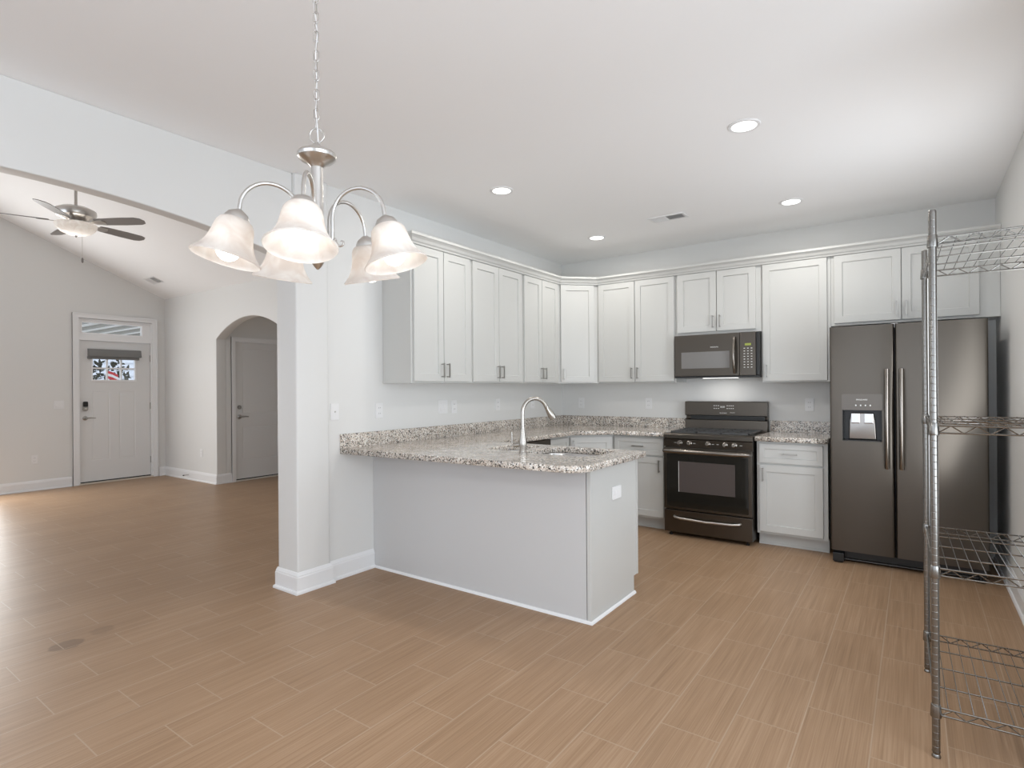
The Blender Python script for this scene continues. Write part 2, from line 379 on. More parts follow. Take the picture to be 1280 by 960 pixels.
# baseboards (ogee top, shoe moulding)
BB = [(0, 0), (0.026, 0), (0.026, 0.012), (0.021, 0.020), (0.015, 0.022), (0.015, 0.105), (0.012, 0.112), (0.012, 0.118), (0.007, 0.130), (0.004, 0.138), (0, 0.138)]
def base(name, path): return struct(name, MB().sweep(path, BB), M['trim'])
base('baseboard_left', [(-6.33, 6.5), (-6.33, YA), (XB, YA), (XB, 2.17), (XP, 2.17), (XP, 2.42), (XL, 2.42), (XL, 2.827)])
base('baseboard_front', [(XD, YLB), (XD, 2.83)])
base('baseboard_arch', [(XD, 3.95), (XD, YA), (-8.03, YA), (-8.03, 4.26)])
base('baseboard_hall', [(-8.03, 5.18), (-8.03, 6.6)])
base('baseboard_right', [(XR, D), (XR, YJ), (XE, YJ), (XE, YB)])

# casings
def casing(mb, axis, c, u0, u1, z1, w_=0.085, t=0.018, mid=None):
    def bx(ua, ub, za, zb, tt=t):
        if axis == 'x': mb.box((c, ua, za), (c+tt, ub, zb))
    bx(u0-w_, u0, 0, z1+w_); bx(u1, u1+w_, 0, z1+w_); bx(u0, u1, z1, z1+w_)
    bx(u0-w_, u0-w_+0.018, 0, z1+w_, t+0.008); bx(u1+w_-0.018, u1+w_, 0, z1+w_, t+0.008); bx(u0-w_+0.018, u1+w_-0.018, z1+w_-0.018, z1+w_, t+0.008)
    return mb
ct = casing(MB(), 'x', XD, 2.915, 3.865, 2.375, 0.07)
ct.box((XD-0.14, 2.915, 0.02), (XD, 2.931, 2.375)).box((XD-0.14, 3.849, 0.02), (XD, 3.865, 2.375)).box((XD-0.14, 2.931, 2.355), (XD, 3.849, 2.375))
ct.box((XD-0.14, 2.931, 2.062), (XD, 3.849, 2.13))
struct('trim_1', ct, M['trim'])
ct = casing(MB(), 'x', -8.03, 4.32, 5.12, 2.045, 0.058)
ct.box((-8.13, 4.32, 0.01), (-8.03, 4.328, 2.045)).box((-8.13, 5.112, 0.01), (-8.03, 5.12, 2.045)).box((-8.13, 4.328, 2.035), (-8.03, 5.112, 2.045))
struct('trim_2', ct, M['trim'])
# thresholds: pale strip in front of each door
struct('trim_3', MB().box((XD-0.12, 2.915, 0), (XD+0.03, 3.865, 0.018)), mat('threshold', (0.62, 0.55, 0.47), 0.4), bevel=0.004)
struct('trim_4', MB().box((-8.10, 4.32, 0), (-8.0, 5.12, 0.016)), mat('threshold_pale', (0.68, 0.64, 0.58), 0.4), bevel=0.004)
# window frames behind the camera and beside the front door, plus the added kitchen window
def window(name, axis, c, u0, u1, z0, z1, nu):
    r = setting(name)
    mb = MB()
    def bx(ua, ub, za, zb, d=0.05):
        if axis == 'x': mb.box((c-d/2, ua, za), (c+d/2, ub, zb))
        else: mb.box((ua, c-d/2, za), (ub, c+d/2, zb))
    t = 0.05
    bx(u0, u1, z0, z0+t); bx(u0, u1, z1-t, z1)
    bx(u0, u0+t, z0+t, z1-t); bx(u1-t, u1, z0+t, z1-t)
    for i in range(1, nu):
        m_ = u0+(u1-u0)*i/nu; bx(m_-0.03, m_+0.03, z0+t, z1-t)
    obj('window_frame', mb, M['trim'], r)
    return r
window('window_2', 'x', XE+0.06, -1.4, 2.0, 0.35, 2.45, 3)
window('added_kitchen_window', 'x', XR+0.06, 3.36, 4.24, 0.5, 2.2, 1)  # unseen window, added to let fill light into the kitchen
window('window_3', 'y', YB-0.06, -2.9, 0.7, 0.2, 2.5, 3)
window('window_4', 'x', XD-0.08, 1.10, 2.04, 0.28, 2.52, 1)
window('window_5', 'y', YLB-0.06, -8.4, -4.8, 0.4, 2.4, 3)

# ------------------------------------------------------------------ front door (door_1) and transom (window_1)
def raised_panel(mb, X, y0, y1, z0, z1, depth=0.004, w_=0.024, sgn=1):
    """recess moulding lines on a door face at x=X: thin sunk frame drawn as an inset step ring"""
    o = [(y0, z0), (y1, z0), (y1, z1), (y0, z1)]; i1 = [(y0+w_, z0+w_), (y1-w_, z0+w_), (y1-w_, z1-w_), (y0+w_, z1-w_)]
    h = [(y0+w_/2, z0+w_/2), (y1-w_/2, z0+w_/2), (y1-w_/2, z1-w_/2), (y0+w_/2, z1-w_/2)]
    vs = [(X, *p) for p in o]+[(X-depth*sgn, *p) for p in h]+[(X-depth*sgn*0.3, *p) for p in i1]
    fs = [(8, 9, 10, 11)]
    for k in range(4):
        fs += [(k, (k+1) % 4, 4+(k+1) % 4, 4+k), (4+k, 4+(k+1) % 4, 8+(k+1) % 4, 8+k)]
    mb.add(vs, fs)
def door_face(mb, X, T, y0, y1, z0, z1, panels, holes):
    """door leaf, front at x=X, thickness T behind; panels sunk, holes open"""
    rects = panels+holes
    us = sorted({y0, y1, *[r[0] for r in rects], *[r[1] for r in rects]}); zs = sorted({z0, z1, *[r[2] for r in rects], *[r[3] for r in rects]})
    for i in range(len(us)-1):
        for j in range(len(zs)-1):
            um = (us[i]+us[i+1])/2; zm = (zs[j]+zs[j+1])/2
            inp = any(r[0] < um < r[1] and r[2] < zm < r[3] for r in panels); inh = any(r[0] < um < r[1] and r[2] < zm < r[3] for r in holes)
            if inh: continue
            if not inp: mb.add([(X, us[i], zs[j]), (X, us[i+1], zs[j]), (X, us[i+1], zs[j+1]), (X, us[i], zs[j+1])], [(0, 1, 2, 3)])
            mb.add([(X-T, us[i], zs[j]), (X-T, us[i+1], zs[j]), (X-T, us[i+1], zs[j+1]), (X-T, us[i], zs[j+1])], [(3, 2, 1, 0)])
    for r in panels: raised_panel(mb, X, *r)
    for (a, b, c, d) in holes+[(y0, y1, z0, z1)]:
        q = [(a, c), (b, c), (b, d), (a, d)]
        for k in range(4):
            p1, p2 = q[k], q[(k+1) % 4]; mb.add([(X, *p1), (X, *p2), (X-T, *p2), (X-T, *p1)], [(0, 1, 2, 3)])
    return mb
DX = XD-0.03
d1 = setting('door_1')
leaf = door_face(MB(), DX, 0.045, 2.934, 3.846, 0.022, 2.058, [(3.085, 3.31, 0.33, 1.335), (3.425, 3.645, 0.33, 1.335)], [(3.085, 3.645, 1.49, 1.90)])
obj('door_leaf', leaf, M['door'], d1)
g = MB(); x0, x1 = DX-0.03, DX+0.006
for a, b, c, d in ((3.075, 3.655, 1.475, 1.497), (3.075, 3.655, 1.893, 1.915), (3.075, 3.095, 1.497, 1.893), (3.635, 3.655, 1.497, 1.893)): g.box((x0, a, c), (x1+0.006, b, d))
for k in (1, 2): g.box((x0, 3.095+0.54*k/3-0.009, 1.497), (x1, 3.095+0.54*k/3+0.009, 1.893))
g.box((x0, 3.095, 1.655), (x1-0.001, 3.635, 1.675))
obj('window_grille', g, M['trim'], d1)
obj('window_pane', MB().box((DX-0.022, 3.095, 1.497), (DX-0.018, 3.635, 1.893)), M['glass'], d1)
obj('door_sweep', MB().box((DX-0.04, 2.934, 0.019), (DX+0.004, 3.846, 0.034)), M['gap'], d1)
for z in (1.83, 1.10, 0.27): obj('hinge', MB().box((DX, 3.842, z-0.05), (DX+0.012, 3.852, z+0.05)), M['pull'], d1)
def lever(parent, X, y, z, dirn=1):
    lv = obj('lever_handle', MB().lathe([(0.031, 0), (0.031, 0.008), (0.022, 0.014), (0.012, 0.018), (0.011, 0.05)], (X, y, z), (1, 0, 0), 20)
             .tube([(X+0.045, y, z), (X+0.05, y+0.02*dirn, z+0.003), (X+0.05, y+0.07*dirn, z+0.004), (X+0.048, y+0.115*dirn, z-0.002)], [0.010, 0.009, 0.008, 0.007], 10), M['pull'], parent, smooth=35)
    return lv
lever(d1, DX, 3.0, 0.945)
kp = obj('keypad_lock', MB().prism(rrect(2.968, 1.045, 3.032, 1.185, 0.03), 'x', DX, DX+0.025), M['pull'], d1, smooth=30)
obj('keypad', MB().prism(rrect(2.971, 1.11, 3.029, 1.183, 0.012), 'x', DX+0.025, DX+0.028), M['black'], kp)
obj('thumb_turn', MB().lathe([(0.016, 0), (0.016, 0.012), (0.012, 0.016)], (DX+0.025, 3.005, 1.078), (1, 0, 0), 16), M['nickel'], kp)
w1 = setting('window_1')
g = MB(); X = XD-0.05
for a, b, c, d in ((2.931, 3.849, 2.13, 2.158), (2.931, 3.849, 2.330, 2.355), (2.931, 2.957, 2.158, 2.330), (3.745, 3.849, 2.158, 2.330)): g.box((X-0.04, a, c), (X+0.03, b, d))
obj('window_frame', g, M['trim'], w1)
g = MB()
for a, b, c, d in ((2.957, 3.745, 2.158, 2.172), (2.957, 3.745, 2.318, 2.330), (2.957, 2.967, 2.172, 2.318), (3.733, 3.745, 2.172, 2.318)): g.box((X-0.03, a, c), (X+0.034, b, d))
obj('glazing_bead', g, mat('glazing_bead', (0.9, 0.9, 0.9), 0.3), w1)
obj('window_pane', MB().box((X-0.012, 2.967, 2.172), (X-0.008, 3.733, 2.318)), M['glass'], w1)
# the roller blind hung over the door lites
bl = thing('window_blind', 'grey fabric blind with boxed valance over the front door window', 'blind', (DX, 3.37, 1.9))
obj('valance', MB().prism([(0.0, 0.045), (0.055, 0.04), (0.075, -0.065), (0.0, -0.065)], 'y', -0.335, 0.335).box((0, 0, 0), (0, 0, 0)), M['blind'], bl)
obj('blind_fold', MB().box((0.013, -0.345, -0.105), (0.045, 0.315, -0.064)), M['blind'], bl, bevel=0.006)
# ------------------------------------------------------------------ hallway door (door_2)
d2 = setting('door_2'); HX = -8.05
obj('door_leaf', door_face(MB(), HX, 0.035, 4.33, 5.11, 0.02, 2.033, [(4.44, 5.0, 0.985, 1.95), (4.44, 5.0, 0.30, 0.80)], []), M['door'], d2)
obj('door_sweep', MB().box((HX-0.03, 4.33, 0.017), (HX+0.003, 5.11, 0.03)), M['gap'], d2)
lever(d2, HX, 4.392, 0.94)
obj('deadbolt', MB().lathe([(0.030, 0), (0.030, 0.01), (0.022, 0.022), (0.016, 0.024)], (HX, 4.392, 1.08), (1, 0, 0), 20), M['pull'], d2, smooth=35)

# ------------------------------------------------------------------ outside the front door, seen through its panes
EXT_SIDING = mat('white_siding', (0.50, 0.53, 0.57), 0.6)
pc = MB()
for i in range(14):
    y = 0.6+i*0.36; pc.box((-14.6, y, 2.50), (-9.8, y+0.33, 2.54)); pc.box((-14.6, y+0.33, 2.53), (-9.8, y+0.36, 2.56))
tag(obj('porch_ceiling', pc, mat('porch_boards', (0.85, 0.85, 0.83), 0.6)), 'white boarded porch ceiling seen through the transom above the front door', 'porch ceiling')
pc = MB(); [pc.box((-14.55, 0.6+i*0.36-0.035, 2.455), (-9.82, 0.6+i*0.36+0.035, 2.499)) for i in range(14)]  # added strips; their dark colour stands for shade in the board grooves
tag(obj('porch_groove_strips', pc, mat('groove_shade', (0.30, 0.29, 0.26), 0.6)), 'dark strips standing for the shaded grooves of the porch ceiling outside the transom', 'groove strips')
nb = thing('neighbour_house', 'white clapboard house across the way, seen through the front door panes', 'house', (-20, 6, 0))
sd = MB()
for i in range(22): sd.prism([(0, i*0.2), (0.05, i*0.2), (0.01, (i+1)*0.2), (0, (i+1)*0.2)], 'y', -5, 6)
obj('siding', sd, EXT_SIDING, nb)
obj('roof', MB().prism([(-5.2, 4.4), (6.2, 4.4), (0.5, 7)], 'x', -4, 0.4), mat('dark_shingle', (0.06, 0.06, 0.065), 0.8), nb)
obj('house_window', MB().box((0.02, -1.3, 1.2), (0.08, -0.4, 2.6)), M['black'], nb)
struct('ground', MB().box((-40, -15, -0.3), (XD-0.2, 25, -0.12)), mat('pale_paving', (0.62, 0.61, 0.58), 0.9))
def bush(loc, s, label):
    r = random.Random(int(loc[1]*100)); mb = MB()
    for _ in range(420):
        d = Vector((r.gauss(0, 1), r.gauss(0, 1), r.gauss(0, 1))).normalized()*(r.random()**0.4)
        c = Vector((d.x*s[0], d.y*s[1], s[2]+d.z*s[2])); u = Vector((r.gauss(0, 1), r.gauss(0, 1), r.gauss(0, 1))).normalized(); v = u.orthogonal().normalized(); q = 0.07
        mb.add([c-u*q, c+v*q*0.4, c+u*q, c-v*q*0.4], [(0, 1, 2, 3)])
    return tag(obj('shrub', mb, mat('dark_leaves', (0.02, 0.03, 0.015), 0.7), loc=loc), label, 'shrub')
bush((-13.2, 4.22, -0.12), (0.6, 0.16, 1.2), 'dark leafy shrub in front of the white house, left in the front door panes')
bush((-13.6, 4.80, -0.12), (0.6, 0.19, 1.15), 'dark leafy shrub behind the small red and white flag')
fg = thing('garden_flag', 'small red and white flag outside the middle pane of the front door', 'flag', (-12.4, 4.20, -0.12))
obj('flag_pole', MB().tube([(0, 0, 0), (0, 0, 2.0)], 0.01, 8), M['black'], fg)
for i, c in enumerate(((0.55, 0.02, 0.03), (0.8, 0.8, 0.8), (0.55, 0.02, 0.03))):
    obj('flag_stripe', MB().prism([(0.01, 1.79-0.05*i), (0.10, 1.76-0.05*i), (0.19, 1.71-0.05*i), (0.19, 1.76-0.05*i), (0.10, 1.81-0.05*i), (0.01, 1.84-0.05*i)], 'x', -0.004, 0.004), mat('flag_cloth', c, 0.7), fg)

# ================================================================== KITCHEN CABINETS
UF = D-0.325                       # face plane of the back uppers
DOOR_T = 0.02
def shaker(x0, x1, z0, z1, rail=0.057, dep=0.009):
    """door or drawer front: front face at y=-DOOR_T, back at y=0"""
    mb = MB(); c = 0.0015; b = 0.006
    F = -DOOR_T
    o0 = [(x0, 0, z0), (x1, 0, z0), (x1, 0, z1), (x0, 0, z1)]
    o1 = [(x0, F+c, z0), (x1, F+c, z0), (x1, F+c, z1), (x0, F+c, z1)]
    o2 = [(x0+c, F, z0+c), (x1-c, F, z0+c), (x1-c, F, z1-c), (x0+c, F, z1-c)]
    i1 = [(x0+rail, F, z0+rail), (x1-rail, F, z0+rail), (x1-rail, F, z1-rail), (x0+rail, F, z1-rail)]
    i2 = [(x0+rail+b*0.4, F+dep, z0+rail+b*0.4), (x1-rail-b*0.4, F+dep, z0+rail+b*0.4), (x1-rail-b*0.4, F+dep, z1-rail-b*0.4), (x0+rail+b*0.4, F+dep, z1-rail-b*0.4)]
    L = [o0, o1, o2, i1, i2]; vs = sum(L, []); fs = [(3, 2, 1, 0), (16, 17, 18, 19)]
    for k in range(4):
        a = k*4
        fs += [(a+j, a+(j+1) % 4, a+4+(j+1) % 4, a+4+j) for j in range(4)]
    return mb.add(vs, fs)
def pull_mb(x, z, ln=0.112, vert=True):
    mb = MB(); F = -DOOR_T; h = ln/2; q = 0.048
    if vert:
        mb.box((x-0.005, F-0.034, z-h), (x+0.005, F-0.026, z+h))
        for s in (-1, 1): mb.tube([(x, F, z+s*q), (x, F-0.027, z+s*q)], 0.0045, 8)
    else:
        mb.box((x-h, F-0.034, z-0.005), (x+h, F-0.026, z+0.005))
        for s in (-1, 1): mb.tube([(x+s*q, F, z), (x+s*q, F-0.027, z)], 0.0045, 8)
    return mb
def cabinet(name, label, cat, loc, rz, wd, z0, z1, depth, doors, drawers=(), poly=None, toe=False, group=None):
    """local frame: x along the face, front frame at y=0, body behind it; doors (x0,x1,z0,z1,pull x,pull z)"""
    r = thing(name, label, cat, loc, rz, group)
    mb = MB()
    if poly: mb.prism(poly, 'z', z0, z1)
    else: mb.box((0, 0, z0), (wd, depth, z1))
    obj('cabinet_body', mb, M['cab'], r)
    if toe: obj('toe_kick', MB().box((0.0, 0.075, 0), (wd, 0.09, z0)).box((0.0, 0.068, 0), (wd, 0.075, 0.018)), M['cab'], r)
    for d in doors:
        dr = obj('cabinet_door', shaker(*d[:4]), M['cab'], r)
        if d[4] is not None: obj('pull', pull_mb(d[4], d[5]), M['pull'], dr)
    for d in drawers:
        dr = obj('drawer_front', shaker(*d[:4], rail=0.042), M['cab'], r)
        obj('pull', pull_mb((d[0]+d[1])/2, (d[2]+d[3])/2, vert=False), M['pull'], dr)
    return r
UZ0, UZ1 = 1.375, 2.42
UD = 0.303                                    # box depth (wall clearance 2 mm)
LF = XL+0.305                                 # frame plane of the left run; door faces at +0.02
R90 = PI/2
dz0, dz1 = UZ0+0.012, 2.395
def pair(wd, z0, z1, e=0.02, g=0.003, ph=None):
    m_ = wd/2; ph = z0+0.085 if ph is None else ph
    return [(e, m_-g, z0, z1, m_-g-0.028, ph), (m_+g, wd-e, z0, z1, m_+g+0.028, ph)]
cabinet('wall_cabinet', 'tall white two-door wall cabinet nearest the arch, its side panel exposed', 'cabinet', (LF, 2.93, 0), R90, 0.676, UZ0, UZ1, UD, pair(0.676, dz0, dz1, 0.018), group=None)
cabinet('wall_cabinet', 'white two-door wall cabinet second from the arch, above the peninsula counter run', 'cabinet', (LF, 3.608, 0), R90, 0.758, UZ0, UZ1, UD, pair(0.758, dz0, dz1))
cabinet('wall_cabinet', 'narrow white two-door wall cabinet beside the angled corner cabinet', 'cabinet', (LF, 4.368, 0), R90, 0.656, UZ0, UZ1, UD, pair(0.656, dz0, dz1))
# angled corner wall cabinet
c0 = Vector((LF, 5.026)); c1 = Vector((XL+0.61, D-0.305)); wdd = (c1-c0).length; ang = math.atan2(c1.y-c0.y, c1.x-c0.x)
def loc2(p): q = Vector(p)-c0; return (q.x*math.cos(ang)+q.y*math.sin(ang), -q.x*math.sin(ang)+q.y*math.cos(ang))
pl = [loc2(p) for p in ((LF, 5.026), (XL+0.61, D-0.305), (XL+0.61, D-0.002), (XL+0.002, D-0.002), (XL+0.002, 5.026))]
cabinet('wall_cabinet', 'white single-door wall cabinet set at an angle across the kitchen corner', 'cabinet', (c0.x, c0.y, 0), ang, wdd, UZ0, UZ1, UD, [(0.028, wdd-0.045, dz0, dz1, 0.028+0.03, dz0+0.085)], poly=pl)
x = XL+0.612
cabinet('wall_cabinet', 'white two-door wall cabinet between the corner and the microwave', 'cabinet', (x, D-0.305, 0), 0, -1.864-x, UZ0, UZ1, UD,
        [(0.015, 0.412, dz0, dz1, 0.412-0.028, dz0+0.085), (0.419, -1.864-x-0.012, dz0, dz1, 0.419+0.028, dz0+0.085)])
cabinet('wall_cabinet', 'short white two-door wall cabinet right above the microwave', 'cabinet', (-1.862, D-0.305, 0), 0, 0.766, 1.815, UZ1, UD,
        [(0.02, 0.382, 1.842, dz1, 0.382-0.028, 1.93), (0.388, 0.722, 1.842, dz1, 0.388+0.028, 1.93)])
cabinet('wall_cabinet', 'white one-door wall cabinet between the microwave and the refrigerator', 'cabinet', (-1.094, D-0.305, 0), 0, 0.534, UZ0-0.01, UZ1, UD,
        [(0.012, 0.508, dz0-0.01, dz1, 0.012+0.03, dz0+0.075)])
cabinet('wall_cabinet', 'short white two-door wall cabinet above the refrigerator', 'cabinet', (-0.558, D-0.305, 0), 0, 1.062, 1.822, UZ1, UD,
        [(0.025, 0.476, 1.842, dz1, 0.476-0.028, 1.93), (0.482, 0.945, 1.842, dz1, 0.482+0.028, 1.93)])
# crown
CR = [(0.0, 2.398), (0.006, 2.398), (0.010, 2.410), (0.020, 2.418), (0.030, 2.436), (0.046, 2.450), (0.052, 2.452), (0.052, 2.470), (0.0, 2.470)]
cr = MB().sweep([(XL+0.001, 2.929), (XL+0.326, 2.929), (XL+0.326, 5.018), (XL+0.618, D-0.326), (XR-0.002, D-0.326)], CR)
tag(obj('crown_molding', cr, M['cab']), 'white crown molding running along the tops of all wall cabinets', 'molding')
# ---- base cabinets
BF = D-0.59                                   # frame plane (doors 2 cm in front)
CT = 0.876
cabinet('base_cabinet', 'white base cabinet with drawer and door left of the range', 'cabinet', (-2.389, BF, 0), 0, 0.535, 0.105, CT-0.001, 0.588,
        [(0.018, 0.505, 0.125, 0.680, 0.505-0.035, 0.60)], [(0.018, 0.505, 0.695, 0.855)], toe=True)
cabinet('base_cabinet', 'white base cabinet with drawer and door between range and refrigerator', 'cabinet', (-1.080, BF, 0), 0, 0.522, 0.105, CT-0.001, 0.588,
        [(0.020, 0.490, 0.125, 0.680, 0.020+0.03, 0.60)], [(0.020, 0.490, 0.695, 0.855)], toe=True)
c0 = Vector((XL+0.59, 4.722)); c1 = Vector((XL+0.914, BF)); wdd = (c1-c0).length; ang = math.atan2(c1.y-c0.y, c1.x-c0.x)
pl = [loc2(p) for p in ((c0.x, c0.y), (c1.x, c1.y), (c1.x, D-0.002), (XL+0.002, D-0.002), (XL+0.002, c0.y))]
cabinet('base_cabinet', 'white base cabinet angled across the kitchen corner, its top just visible over the peninsula', 'cabinet', (c0.x, c0.y, 0), ang, wdd, 0.105, CT-0.001, 0.5,
        [(0.02, wdd-0.02, 0.125, 0.855, 0.05, 0.77)], poly=pl, toe=True)
cabinet('base_cabinet', 'narrow white base cabinet between the dishwasher and the angled corner cabinet', 'cabinet', (XL+0.59, 4.362, 0), R90, 0.358, 0.105, CT-0.001, 0.588,
        [(0.015, 0.343, 0.125, 0.680, 0.31, 0.60)], [(0.015, 0.343, 0.695, 0.855)], toe=True)
dw = thing('dishwasher', 'dark dishwasher under the left counter run, its top edge showing behind the faucet', 'dishwasher', (XL+0.59, 3.76, 0), R90)
obj('dishwasher_tub', MB().box((0.003, 0.02, 0.1), (0.597, 0.585, CT-0.004)), M['black'], dw)
obj('dishwasher_door', MB().box((0.003, -0.03, 0.12), (0.597, 0.018, 0.80)), M['bstainless'], dw, bevel=0.004)
obj('control_strip', MB().box((0.003, -0.032, 0.806), (0.597, 0.018, 0.866)), M['bstainless'], dw, bevel=0.004)
obj('dishwasher_handle', MB().box((0.04, -0.075, 0.775), (0.56, -0.057, 0.80)).box((0.05, -0.06, 0.78), (0.07, -0.03, 0.795)).box((0.53, -0.06, 0.78), (0.55, -0.03, 0.795)), M['black'], dw)
# ---- peninsula
pn = thing('peninsula_cabinet', 'white panelled kitchen peninsula base with exposed back and end panels', 'cabinet', (XL, 2.83, 0))
PW = -1.488-XL
obj('back_panel', MB().box((0.002, 0, 0.0), (PW-0.0255, 0.018, CT-0.001)), mat('peninsula_back_paint', (0.57, 0.57, 0.57), 0.38), pn)
obj('end_panel', MB().prism([(0.018, 0), (0.60, 0), (0.60, 0.11), (0.66, 0.11), (0.66, CT-0.001), (0.018, CT-0.001)], 'x', PW-0.019, PW), M['cab'], pn)
obj('corner_post', MB().box((PW-0.021, -0.001, 0), (PW+0.005, 0.02, CT-0.001)), M['cab'], pn, bevel=0.002)
obj('edge_strip', MB().box((PW, 0.642, 0.11), (PW+0.004, 0.66, CT-0.001)), M['cab'], pn)
sw = obj('sink_cabinet', MB().box((0.60, 0.64, 0.105), (PW-0.02, 0.658, CT-0.001)).box((0.002, 0.58, 0), (PW-0.02, 0.598, 0.105)).box((0.002, 0.02, 0.105), (PW-0.02, 0.04, 0.12)), M['cab'], pn)
obj('shoe_molding', MB().sweep([(0.012, 0.0), (PW+0.003, 0.0), (PW+0.003, 0.60)], [(0, 0), (0.013, 0), (0.011, 0.010), (0.005, 0.015), (0, 0.016)]), M['trim'], pn)
for i, (a, b) in enumerate(((0.62, 1.20), (1.21, PW-0.03))):
    dr = shaker(a, b, 0.125, 0.855)
    dr.v = [(v[0], 0.66-0.002-v[1], v[2]) for v in dr.v]
    obj('cabinet_door', dr, M['cab'], pn)
# ---- granite
EY = 3.51
out = [(XL+0.001, 2.53), (-1.56, 2.60)]
out += arc(-1.56, 2.735, 0.135, -90, 0, 8)[1:]
out += [(-1.425, EY-0.02), (-1.445, EY), (XL+0.65, EY), (XL+0.65, 4.70), (-2.365, D-0.65), (-1.862, D-0.65), (-1.862, D-0.001), (XL+0.001, D-0.001)]
def hole(l): return list(reversed(l))
ct = thing('countertop', 'speckled grey granite countertop of the peninsula and left run', 'countertop', (0, 0, 0))
RB = rrect(-2.09, 3.012, -1.585, 3.435, 0.10, 6); LB = rrect(-2.42, 3.055, -2.16, 3.42, 0.08, 6)
slab('granite_slab', [out, hole(RB), hole(LB)], CT, 0.914, M['granite'], ct, 0.004)
bs = obj('backsplash', MB().box((XL+0.001, 2.53, 0.9142), (XL+0.021, D-0.001, 1.015)).box((XL+0.021, D-0.021, 0.9142), (-1.862, D-0.001, 1.015)), M['granite'], ct)
c2 = thing('countertop', 'short speckled granite countertop between the range and refrigerator', 'countertop', (0, 0, 0))
slab('granite_slab', [[(-1.085, D-0.65), (-0.555, D-0.65), (-0.555, D-0.001), (-1.085, D-0.001)]], CT, 0.914, M['granite'], c2, 0.004)
obj('backsplash', MB().box((-1.085, D-0.021, 0.9142), (-0.555, D-0.001, 1.015)), M['granite'], c2)
# ---- sink
sk = thing('sink', 'undermount stainless double-bowl sink in the granite peninsula', 'sink', (0, 0, 0))
def bowl(lp, depth):
    cx = sum(p[0] for p in lp)/len(lp); cy = sum(p[1] for p in lp)/len(lp); n = len(lp); mb = MB(); vs = []
    for sc, z in ((1.06, CT-0.0015), (0.985, CT-0.0015), (0.97, CT-0.01), (0.93, CT-depth+0.03), (0.86, CT-depth), (0.15, CT-depth-0.004)):
        vs += [(cx+(p[0]-cx)*sc, cy+(p[1]-cy)*sc, z) for p in lp]
    fs = []
    for i in range(5): fs += [(i*n+k, i*n+(k+1) % n, (i+1)*n+(k+1) % n, (i+1)*n+k) for k in range(n)]
    fs.append(tuple(range(5*n, 6*n)))
    return mb.add(vs, fs), (cx, cy)
for lp, dp in ((RB, 0.20), (LB, 0.17)):
    mb, (cx, cy) = bowl(lp, dp); b_ = obj('sink_bowl', mb, M['steel'], sk, smooth=50)
    obj('drain', MB().lathe([(0.042, 0), (0.045, 0.004), (0.02, 0.005)], (cx, cy, CT-dp-0.004), (0, 0, 1), 20), M['nickel'], b_)
# ---- faucet
fx, fy = -2.028, 2.955
fa = thing('faucet', 'tall brushed nickel gooseneck faucet standing on the peninsula counter', 'faucet', (fx, fy, 0.9145))
dx, dy = 0.6, 0.8
obj('faucet_body', MB().lathe([(0.026, 0), (0.026, 0.006), (0.022, 0.01), (0.0215, 0.03), (0.025, 0.05), (0.025, 0.075), (0.018, 0.12), (0.0135, 0.155)], (0, 0, 0), (0, 0, 1), 24), M['faucet'], fa, smooth=40)
pts = [(0, 0, 0.15), (0, 0, 0.262)]
for i in range(1, 15):
    a = math.radians(180-i*10.9); R_ = 0.083; pts.append((dx*(R_+R_*math.cos(a)), dy*(R_+R_*math.cos(a)), 0.262+R_*1.05*math.sin(a)))
obj('gooseneck', MB().tube(pts, 0.0125, 14), M['faucet'], fa, smooth=40)
e = Vector(pts[-1]); t = (Vector(pts[-1])-Vector(pts[-2])).normalized()
obj('spray_head', MB().lathe([(0.0135, -0.002), (0.0145, 0.002), (0.0135, 0.004), (0.0150, 0.02), (0.0225, 0.06), (0.0235, 0.085), (0.021, 0.098), (0.014, 0.10)], e, t, 20), M['faucet'], fa, smooth=40)
hb = obj('valve_stub', MB().tube([(0, 0, 0.058), (-0.045, -0.005, 0.052), (-0.072, -0.008, 0.050)], [0.018, 0.015, 0.010], 14), M['faucet'], fa, smooth=40)
obj('lever', MB().tube([(-0.070, -0.008, 0.048), (-0.078, -0.008, 0.062), (-0.080, -0.008, 0.135)], [0.008, 0.0065, 0.006], 10), M['faucet'], hb, smooth=40)

# ================================================================== RANGE
rg = thing('range', 'black stainless gas range with glass oven door and lower drawer', 'range', (-1.850, D-0.678, 0))
W = 0.756; RD = 0.673
obj('range_body', MB().box((0.003, 0.03, 0.04), (W-0.003, RD, 0.90)), M['bstainless'], rg)
obj('cooktop', MB().prism([(-0.005, 0.905), (-0.005, 0.87), (0.03, 0.87), (0.03, 0.892), (RD-0.10, 0.892), (RD-0.10, 0.914), (0.07, 0.914), (0.055, 0.918), (0.01, 0.916)], 'x', 0, W), M['bstainless'], rg, bevel=0.002)
obj('control_panel', MB().prism([(0.0, 0.797), (-0.008, 0.865), (0.03, 0.868), (0.03, 0.797)], 'x', 0, W), M['bstainless'], rg)
for i, kx in enumerate((0.147, 0.232, 0.392, 0.535, 0.612)):
    kn = obj('burner_knob', MB().lathe([(0.022, 0), (0.022, 0.006), (0.018, 0.009), (0.0165, 0.028), (0.014, 0.03)], (kx, -0.004, 0.832), (0, -1, 0.1), 20), M['bstainless2'], rg, smooth=35)
    obj('knob_grip', MB().box((kx-0.0035, -0.040, 0.820), (kx+0.0035, -0.032, 0.848)), M['bstainless2'], kn)
for kx in (0.105, 0.275, 0.435, 0.475, 0.665):
    obj('panel_print', MB().box((kx-0.010, -0.0052, 0.832), (kx+0.010, -0.003, 0.835)), M['print'], rg)
od = obj('oven_door', MB().box((0.004, -0.018, 0.242), (W-0.004, 0.028, 0.788)), M['bstainless'], rg, bevel=0.004)
